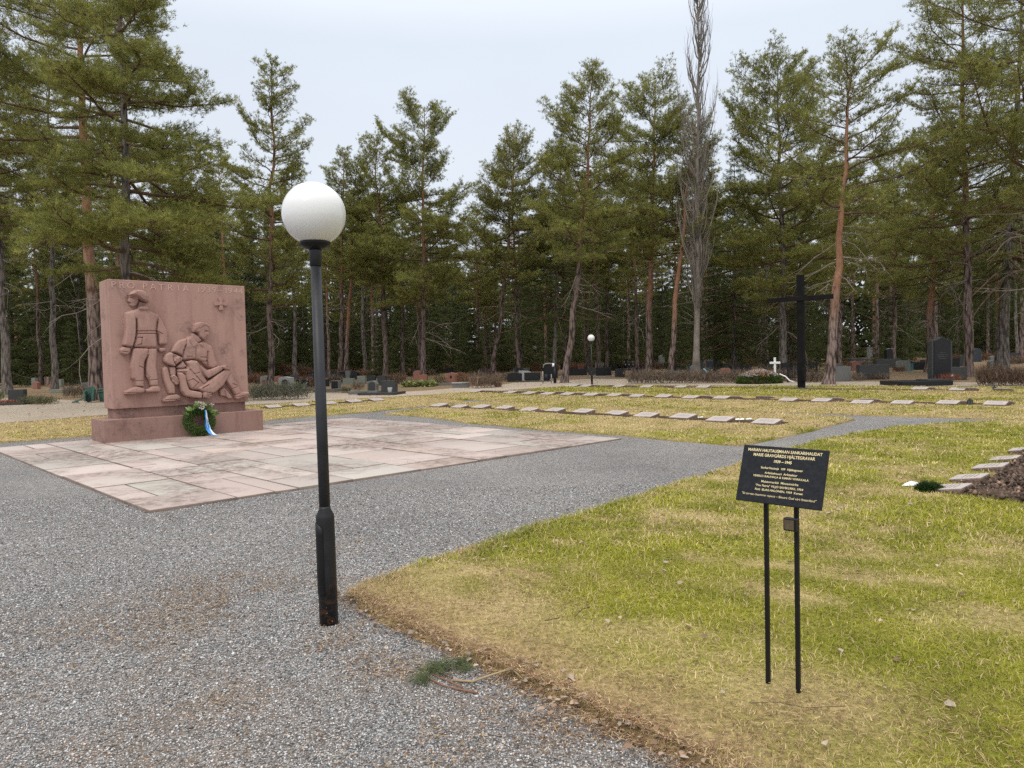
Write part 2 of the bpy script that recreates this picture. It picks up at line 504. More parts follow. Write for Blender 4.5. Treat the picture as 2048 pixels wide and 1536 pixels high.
def densify(poly, step, jit, r):
    out = []
    n = len(poly)
    for i in range(n):
        a, b = Vector(poly[i]), Vector(poly[(i + 1) % n])
        L = (b - a).length
        k = max(1, int(L / step))
        nn = Vector((-(b - a).y, (b - a).x)) / max(L, 1e-6)
        for j in range(k):
            p = a.lerp(b, j / k)
            if 0 < j: p = p + nn * r.normal(0, jit)
            out.append(p)
    return out

def sheet(name, poly, mat, h, cell, edge_step=0.5, jit=0.0, rise=0.0, skirt=0.0, tint=None, bump=0.0, seed=1):
    """a flat patch of ground that follows the terrain; poly is a list of world (x, y)"""
    r = np.random.default_rng(seed)
    pts = densify(poly, edge_step, jit, r)
    bm = bmesh.new()
    vs = [bm.verts.new((p.x, p.y, 0)) for p in pts]
    f = bm.faces.new(vs)
    if f.normal.z < 0: bmesh.ops.reverse_faces(bm, faces=[f])
    xs, ys = [p.x for p in pts], [p.y for p in pts]
    def cuts(lo, hi, c):
        return np.arange(lo + c * 0.61, hi, c)
    for y in cuts(min(ys), max(ys), cell):
        bmesh.ops.bisect_plane(bm, geom=bm.verts[:] + bm.edges[:] + bm.faces[:], plane_co=(0, y, 0), plane_no=(0, 1, 0))
    if rise or tint:
        for x in cuts(min(xs), max(xs), cell):
            bmesh.ops.bisect_plane(bm, geom=bm.verts[:] + bm.edges[:] + bm.faces[:], plane_co=(x, 0, 0), plane_no=(1, 0, 0))
    bm.verts.ensure_lookup_table()
    bd = {v for e in bm.edges if e.is_boundary for v in e.verts}
    co = np.array([(v.co.x, v.co.y) for v in bm.verts])
    und = (vnoise(co[:, 0], co[:, 1], 0.7, 3) - 0.5) * bump
    for v, b in zip(bm.verts, und):
        v.co.z = tz(v.co.y) + h + (0 if v in bd else rise + b)
    if skirt:
        be = [e for e in bm.edges if e.is_boundary]
        ex = bmesh.ops.extrude_edge_only(bm, edges=be)
        for v in [g for g in ex['geom'] if isinstance(g, bmesh.types.BMVert)]: v.co.z -= skirt
    bmesh.ops.triangulate(bm, faces=[f for f in bm.faces if len(f.verts) > 4])
    for f in bm.faces: f.smooth = True
    me = bpy.data.meshes.new(name)
    bm.to_mesh(me); bm.free()
    if tint:
        n = len(me.vertices)
        c = np.empty(n * 3, dtype=np.float32); me.vertices.foreach_get('co', c); c = c.reshape(-1, 3)
        col = np.ones((n, 4), dtype=np.float32); col[:, :3] = tint(c[:, 0], c[:, 1])
        a = me.attributes.new('tint', 'FLOAT_COLOR', 'POINT'); a.data.foreach_set('color', col.ravel())
    me.materials.append(mat)
    o = link(bpy.data.objects.new(name, me))
    o['kind'] = 'structure'
    return o

def W(pts, **k): return [tuple(gp(x, y, **k).xy) for x, y in pts]

# photo outlines of the ground's patches, laid onto the terrain
gravel_poly = W([(-300, 893), (0, 868), (500, 828), (741, 812), (860, 804), (943, 801), (1200, 812), (1643, 827), (2048, 837)]) + [(24, 17), (14, -6), (-13, -6), (-22, 11)]
g_obj = tag(sheet('gravel_path', gravel_poly, M_GRAVEL, 0.0, 1.5), 'grey crushed-stone gravel around the paving')
path_poly = W([(-300, 893), (0, 845), (174, 831), (500, 808), (665, 799), (860, 788), (1000, 780), (1120, 772), (1260, 768), (1420, 770), (1800, 771), (2060, 772),
               (2060, 765), (1800, 762), (1700, 762), (1420, 764), (1260, 757), (1180, 757), (1035, 764), (1000, 769), (920, 774), (855, 780), (740, 786), (620, 785), (500, 796), (200, 803), (60, 795), (-20, 797), (-300, 822)])
tag(sheet('path', path_poly, M_PATH, -0.024, 2.0), 'pale sandy path behind the lawns')

G1, G2 = np.array([0.36, 0.355, 0.045]), np.array([0.21, 0.228, 0.027])
S1, S2, BR = np.array([0.62, 0.50, 0.265]), np.array([0.46, 0.35, 0.18]), np.array([0.40, 0.265, 0.165])

def seg_dist(x, y, a, b):
    a, b = np.array(a), np.array(b)
    d = b - a
    t = np.clip(((x - a[0]) * d[0] + (y - a[1]) * d[1]) / (d @ d), 0, 1)
    return np.hypot(x - a[0] - t * d[0], y - a[1] - t * d[1])

EDGE_A, EDGE_B, EDGE_C = gp(690, 1195).xy[:], gp(1000, 1345).xy[:], gp(1400, 1536).xy[:]
SIGN_AT = gp(1565, 1400).xy[:]

def lawn_mix(x, y, bias):
    """share of green (0..1) and of brown needle litter at lawn positions"""
    g = 0.28 * vnoise(x, y, 1.1, 1) + 0.32 * vnoise(x + 0.3 * vnoise(x, y, 0.5, 12), y, 0.36, 2) + 0.34 * vnoise(x, y, 0.13, 5) + 0.22 * vnoise(x, y, 3.4, 4)
    g = np.clip((g - 0.58 + bias) * 3.6 + 0.5, 0, 1)
    d = np.minimum(seg_dist(x, y, EDGE_A, EDGE_B), seg_dist(x, y, EDGE_B, EDGE_C))
    wob = 0.7 + 0.6 * vnoise(x, y, 0.6, 8)
    brown = np.clip(1.25 - d / (0.42 * wob), 0, 1)
    straw = np.clip(1.15 - d / (0.85 * wob), 0, 1)
    ds = np.hypot((x - SIGN_AT[0]) * 1.0, (y - SIGN_AT[1] + 0.12) * 1.3)
    straw = np.maximum(straw, np.clip(1.35 - ds / (0.55 * wob), 0, 1))
    return g * (1 - 0.85 * straw), brown * 0.62

def lawn_color(x, y, bias, r=None):
    g, br = lawn_mix(x, y, bias)
    n = len(x)
    k = vnoise(x, y, 0.3, 6)[:, None]
    gc, sc = G1 * k + G2 * (1 - k), S1 * k + S2 * (1 - k)
    if r is not None:                                       # single blades: each is either green or straw
        pick = (r.random(n) < g * 0.70 + 0.12)[:, None]
        c = np.where(pick, gc, sc) * r.uniform(0.65, 1.35, (n, 1))
        bp = (r.random(n) < br * 0.8)[:, None]
        return np.where(bp, BR * r.uniform(0.6, 1.4, (n, 1)), c)
    c = gc * g[:, None] + sc * (1 - g[:, None])
    return c * (1 - 0.7 * br[:, None]) + BR * 0.7 * br[:, None]

L_NEAR = W([(1400, 1536), (1240, 1460), (1120, 1402), (1000, 1347), (900, 1302), (800, 1264), (735, 1232), (692, 1196), (720, 1172), (780, 1150), (900, 1110), (1050, 1063), (1200, 1018),
            (1300, 985), (1400, 956), (1480, 927), (1560, 903), (1650, 881), (1720, 868), (1790, 857.5), (1860, 849.5), (1950, 845), (2048, 844)]) + [(20, 13.2), (16, 4), (8, -4), (3.2, -3)]
L_MID = W([(768, 829.5), (860, 836), (940, 847.5), (1080, 861), (1245, 872), (1330, 881), (1440, 890), (1478, 893), (1540, 881), (1620, 864), (1710, 840.5), (1640, 832.5), (1560, 828.2), (1400, 822.5),
           (1200, 812.5), (1050, 807), (985, 805), (935, 805), (870, 813)])
L_FRONT = W([(943, 801), (1143, 810), (1400, 820.5), (1560, 826), (1650, 828.5), (1720, 831.5), (1800, 834), (1900, 837), (2048, 841), (2230, 846), (2230, 810), (2048, 804), (1780, 799), (1500, 792.5), (1375, 788.5),
             (1316, 786.5), (1200, 784.3), (1050, 782), (1000, 783), (930, 785), (880, 789), (841, 793)])
L_BACK = W([(1062, 780.3), (1200, 782.6), (1316, 785), (1375, 786.6), (1500, 790.5), (1780, 796.5), (2048, 801), (2230, 806), (2230, 776), (2048, 775), (1963, 774.4), (1793, 773), (1585, 772.6), (1418, 773.6), (1255, 771),
            (1194, 772), (1123, 774.6), (1062, 778)])
L_LEFT = W([(-300, 914), (-100, 895), (0, 886.5), (174, 874), (528, 843), (600, 835), (740, 825), (821, 816), (856, 812.5), (925, 804), (930, 802.5), (867, 796), (841, 794.3), (815, 794), (740, 797.5), (665, 802), (600, 805), (500, 812), (174, 836), (0, 850), (-300, 876)])
LAWNS = [('near', L_NEAR, 0.085, 0.24), ('mid', L_MID, -0.10, 0.4), ('front', L_FRONT, -0.08, 0.5), ('back', L_BACK, 0.02, 0.5), ('left', L_LEFT, -0.16, 0.5)]
LAWN_TEXT = {'near': 'green and straw mottled lawn around the black notice', 'mid': 'straw-coloured lawn with the nearest row of tablets', 'front': 'lawn strip with the back-to-back tablet rows',
             'back': 'lawn strip at the foot of the black cross', 'left': 'yellowish lawn strip behind the pink monument'}
for i, (nm, poly, bias, cell) in enumerate(LAWNS):
    near = nm == 'near'
    tag(sheet('lawn', poly, M_LAWN, 0.009 if near else 0.022, cell, 0.08 if near else 0.3, 0.022 if near else 0.03, 0.027 if near else 0.018, 0.06, (lambda b: lambda x, y: lawn_color(x, y, b))(bias), 0.035, 11 + i), LAWN_TEXT[nm])
LAWN_Z = 0.04

def inside(x, y, poly):
    res = np.zeros(len(x), bool)
    n = len(poly)
    for i in range(n):
        (x1, y1), (x2, y2) = poly[i][:2], poly[(i + 1) % n][:2]
        if y1 == y2: continue
        c = ((y1 > y) != (y2 > y)) & (x < (x2 - x1) * (y - y1) / (y2 - y1) + x1)
        res ^= c
    return res

def in_view(x, y, margin=0.06):
    """keep what the photo (and a step to either side of it) can see"""
    return (np.abs(x) < (0.72 + margin) * y + 1.2) & (y > 1.7)

def grass_blades(r, x, y, zbase, ln, wd, col, lie=0.75):
    n = len(x)
    az = r.uniform(0, 2 * np.pi, n)
    el = np.clip(r.normal(0.62, 0.32, n), 0.05, 1.45) if lie > 0.5 else np.clip(r.normal(0.9, 0.3, n), 0.1, 1.5)
    l = ln * r.uniform(0.5, 1.35, n)
    d = np.stack([np.cos(az) * np.cos(el), np.sin(az) * np.cos(el), np.sin(el)], -1)
    s = np.stack([-np.sin(az), np.cos(az), np.zeros(n)], -1) * (wd * r.uniform(0.6, 1.3, n) / 2)[:, None]
    p = np.stack([x, y, zbase], -1)
    mid = p + d * (l * 0.55)[:, None]
    tip = p + d * l[:, None] + np.stack([np.cos(az), np.sin(az), np.zeros(n)], -1) * (0.15 * l)[:, None]
    tip[:, 2] -= 0.28 * l * np.cos(el)
    tip[:, 2] = np.maximum(tip[:, 2], zbase + 0.004)
    V = np.stack([p - s, p + s, mid + s * 0.8, mid - s * 0.8, tip], 1).reshape(-1, 3)
    b = np.arange(n)[:, None] * 5
    T = np.concatenate([b + [0, 1, 2], b + [0, 2, 3], b + [3, 2, 4]], 0)
    return V, T, np.repeat(col, 5, 0)

def scatter(poly, dens, r, ymin=1.7, ymax=60):
    xs, ys = [p[0] for p in poly], [p[1] for p in poly]
    x0, x1, y0, y1 = min(xs), max(xs), max(min(ys), ymin), min(max(ys), ymax)
    if y1 <= y0: return np.zeros(0), np.zeros(0)
    x0, x1 = max(x0, -0.8 * y1 - 1.2), min(x1, 0.8 * y1 + 1.2)
    n = int((x1 - x0) * (y1 - y0) * dens)
    x, y = r.uniform(x0, x1, n), r.uniform(y0, y1, n)
    k = in_view(x, y) & inside(x, y, poly)
    return x[k], y[k]

BEDS = []          # soil strips and stones where no grass grows: filled below, before the grass
def mk_grass():
    r = np.random.default_rng(21)
    Vs, Ts, Cs, o = [], [], [], 0
    for nm, poly, bias, cell in LAWNS:
        if nm == 'near': bands = [(1.7, 3.4, 15000, 0.042, 0.0034), (3.4, 5.5, 9500, 0.046, 0.0046), (5.5, 9, 4200, 0.06, 0.0075), (9, 22, 1100, 0.065, 0.014)]
        else: bands = [(9, 18, 650, 0.065, 0.016), (18, 27, 340, 0.07, 0.022), (27, 60, 150, 0.08, 0.032)]
        for y0, y1, dens, ln, wd in bands:
            x, y = scatter(poly, dens, r, y0, y1)
            for bed in BEDS:
                if len(x): k = ~inside(x, y, bed); x, y = x[k], y[k]
            if not len(x): continue
            g, br = lawn_mix(x, y, bias)
            z = tz_np(y) + (0.024 if nm == 'near' else 0.032) + (vnoise(x, y, 0.7, 3) - 0.5) * 0.035
            V, T, C = grass_blades(r, x, y, z, ln * (0.75 + 0.5 * g), wd, lawn_color(x, y, bias, r))
            Vs.append(V); Ts.append(T + o); Cs.append(C); o += len(V)
    tag(np_obj('grass', np.concatenate(Vs), np.concatenate(Ts), M_GRASS, None, np.concatenate(Cs)), 'short matted lawn grass, green mixed with straw', None, kind='stuff')

def litter_share(x, y):
    """how thickly brown pine needles cover the gravel"""
    n = 0.5 * vnoise(x, y, 0.9, 41) + 0.35 * vnoise(x, y, 0.35, 42) + 0.15 * vnoise(x, y, 0.12, 43)
    d = np.minimum(seg_dist(x, y, EDGE_A, EDGE_B), seg_dist(x, y, EDGE_B, EDGE_C))
    near = np.clip(1.45 - d / 1.5, 0.0, 1)
    return np.clip((n - 0.53 + 0.09 * near) * 4.5, 0, 1) * (0.07 + 0.45 * near)

def mk_needle_litter():
    r = np.random.default_rng(55)
    x, y = scatter(gravel_poly, 5200, r, 1.7, 6.5)
    k = (r.random(len(x)) < litter_share(x, y) * 0.75) & ~inside(x, y, PAVE_RECT)
    x, y = x[k], y[k]
    # straw and needles strewn over the edge of the lawn
    n = 5200
    t = r.random(n); a, b, c = np.array(EDGE_A), np.array(EDGE_B), np.array(EDGE_C)
    q = np.where((t < 0.55)[:, None], a + (b - a) * (t / 0.55)[:, None], b + (c - b) * ((t - 0.55) / 0.45)[:, None]) + r.normal(0, 0.055, (n, 2))
    x, y = np.concatenate([x, q[:, 0]]), np.concatenate([y, q[:, 1]])
    n = len(x)
    z = np.where(inside(x, y, L_NEAR), 0.05, 0.012) + r.uniform(0, 0.008, n)
    w = r.uniform(0, 2 * np.pi, n); l = r.uniform(0.012, 0.042, n); wd = r.uniform(0.0010, 0.0026, n)
    d = np.stack([np.cos(w), np.sin(w), r.normal(0, 0.12, n)], -1) * l[:, None]; s = np.stack([-np.sin(w), np.cos(w), np.zeros(n)], -1) * wd[:, None]
    p = np.stack([x, y, z], -1)
    V = np.stack([p - s, p + s, p + d + s * 0.5, p + d - s * 0.5], 1).reshape(-1, 3)
    pal = np.array([(0.22, 0.125, 0.065), (0.30, 0.19, 0.10), (0.44, 0.32, 0.18), (0.13, 0.08, 0.05)])
    C = np.repeat(pal[r.integers(0, 4, n)] * r.uniform(0.7, 1.3, (n, 1)), 4, 0)
    tag(np_obj('needle_litter', V, np.arange(n * 4).reshape(-1, 4), M_TWIG, None, C), 'brown fallen pine needles and straw strewn on the gravel', None, kind='stuff')

def mk_pebbles():
    r = np.random.default_rng(5)
    Vs, Ts, Cs, o = [], [], [], 0
    oct_ = np.array([(1, 0, 0), (-1, 0, 0), (0, 1, 0), (0, -1, 0), (0, 0, 1), (0, 0, -1)], float)
    tri = np.array([(0, 2, 4), (2, 1, 4), (1, 3, 4), (3, 0, 4), (2, 0, 5), (1, 2, 5), (3, 1, 5), (0, 3, 5)])
    for y0, y1, dens, s0, s1 in ((1.7, 3.6, 9000, 0.0026, 0.0058), (3.6, 6.0, 5200, 0.0032, 0.0066), (6.0, 9, 1700, 0.0045, 0.008)):
        x, y = scatter(gravel_poly, dens, r, y0, y1)
        k = ~inside(x, y, L_NEAR) & ~inside(x, y, PAVE_RECT)
        x, y = x[k], y[k]
        n = len(x)
        s = r.uniform(s0, s1, n) * np.where(r.random(n) < 0.06, 1.6, 1)
        A = oct_[None] * s[:, None, None] * r.uniform(0.6, 1.25, (n, 6, 3)) * np.array([1.15, 1.15, 0.75]) + r.normal(0, 0.12, (n, 6, 3)) * s[:, None, None]
        w = r.uniform(0, 2 * np.pi, n); c_, s_ = np.cos(w)[:, None], np.sin(w)[:, None]
        A = np.stack([A[..., 0] * c_ - A[..., 1] * s_, A[..., 0] * s_ + A[..., 1] * c_, A[..., 2]], -1)
        A += np.stack([x, y, tz_np(y) + s * 0.35], -1)[:, None]
        g = np.clip(r.gamma(3.4, 0.092, n), 0.06, 0.62)[:, None] * np.array([1.0, 0.99, 0.98])
        g = np.where((r.random(n) < 0.10)[:, None], g * np.array([1.1, 0.85, 0.72]), g)
        lt = np.clip((litter_share(x, y) - 0.15) * 1.3, 0, 0.85)
        g = np.where((r.random(n) < lt)[:, None], np.array([0.20, 0.125, 0.07]) * r.uniform(0.5, 1.7, (n, 1)), g)
        Vs.append(A.reshape(-1, 3)); Ts.append((np.arange(n)[:, None, None] * 6 + tri[None]).reshape(-1, 3) + o); Cs.append(np.repeat(g, 6, 0)); o += n * 6
    m = Mat('pebble', 0.75, 0.3); m.color(m.attr())
    tag(np_obj('gravel', np.concatenate(Vs), np.concatenate(Ts), m.m, None, np.concatenate(Cs)), 'loose grey crushed stones lying on the gravel', None, kind='stuff')

# ------------------------------------------------------------------ paving in front of the monument
PV0 = Vector((-4.04, 7.84, 0))
PV_A, PV_B = 8.62, 9.75
PAVE_RECT = [tuple((PV0 + AX * a + BX * b).xy) for a, b in ((0, 0), (PV_A, 0), (PV_A, PV_B), (0, PV_B))]
def mk_paving_slabs():
    r = random.Random(12)
    rect = [tuple((PV0 + AX * a + BX * b).xy) for a, b in ((0.015, 0.015), (PV_A - 0.015, 0.015), (PV_A - 0.015, PV_B - 0.015), (0.015, PV_B - 0.015))]
    mb_v, mb_f, tint = [], [], []
    tones = [(0.47, 0.395, 0.365), (0.48, 0.415, 0.385), (0.455, 0.385, 0.355), (0.47, 0.385, 0.345), (0.435, 0.385, 0.36), (0.43, 0.40, 0.365), (0.49, 0.43, 0.395), (0.45, 0.375, 0.345)]
    def slab(a0, a1, b0, b1):
        g = 0.009
        h = 0.030 + r.uniform(-0.006, 0.007)
        t = r.choice(tones); k = r.uniform(0.80, 1.04)
        q = [(a0 + g, b0 + g), (a1 - g, b0 + g), (a1 - g, b1 - g), (a0 + g, b1 - g)]
        o = len(mb_v)
        tl = [r.uniform(-0.003, 0.003) for _ in range(4)]
        e = 0.011
        cx, cy = (a0 + a1) / 2, (b0 + b1) / 2
        for lv in range(3):
            for (a, b), dz in zip(q, tl):
                if lv == 2: a, b = a + (e if a < cx else -e), b + (e if b < cy else -e)
                p = PV0 + AX * a + BX * b
                z = (-0.01, h + dz - 0.005, h + dz)[lv]
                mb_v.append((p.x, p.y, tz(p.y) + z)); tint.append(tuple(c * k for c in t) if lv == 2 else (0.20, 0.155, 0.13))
        for lv in (0, 4):
            for i in range(4): mb_f.append((o + lv + i, o + lv + (i + 1) % 4, o + lv + 4 + (i + 1) % 4, o + lv + 4 + i))
        mb_f.append((o + 8, o + 9, o + 10, o + 11))
    a = 0.0
    while a < PV_A - 0.05:                                     # courses run away from the lower left edge
        w = r.choice((0.62, 0.8, 0.8, 1.0, 1.15))
        if a + w > PV_A - 0.4: w = PV_A - a
        b = 0.0
        while b < PV_B - 0.05:
            l = r.choice((0.6, 0.8, 0.9, 1.1, 1.3, 1.6))
            if b + l > PV_B - 0.45: l = PV_B - b
            if w > 0.75 and r.random() < 0.35:
                s = w * r.choice((0.4, 0.5, 0.6))
                slab(a, a + s, b, b + l); slab(a + s, a + w, b, b + l)
            elif l > 1.0 and r.random() < 0.3:
                s = l * r.choice((0.4, 0.5, 0.6))
                slab(a, a + w, b, b + s); slab(a, a + w, b + s, b + l)
            else:
                slab(a, a + w, b, b + l)
            b += l
        a += w
    o = np_obj('paving', np.array(mb_v), np.array(mb_f), M_PAVE, None, np.array(tint))
    tag(o, 'square of pale pink stone slabs before the monument', None, kind='structure')
    tag(sheet('paving_bed', rect, M_SOIL, 0.004, 1.0), 'dark earth in the joints of the paving', None, kind='structure')
mk_paving_slabs()

# ------------------------------------------------------------------ the monument
MON_ANG = R_(42.5)
MON = thing('monument', 'pink granite war memorial slab with soldiers carved in relief, standing on the paving', 'monument', (-8.694, 15.162, 0.03), MON_ANG)
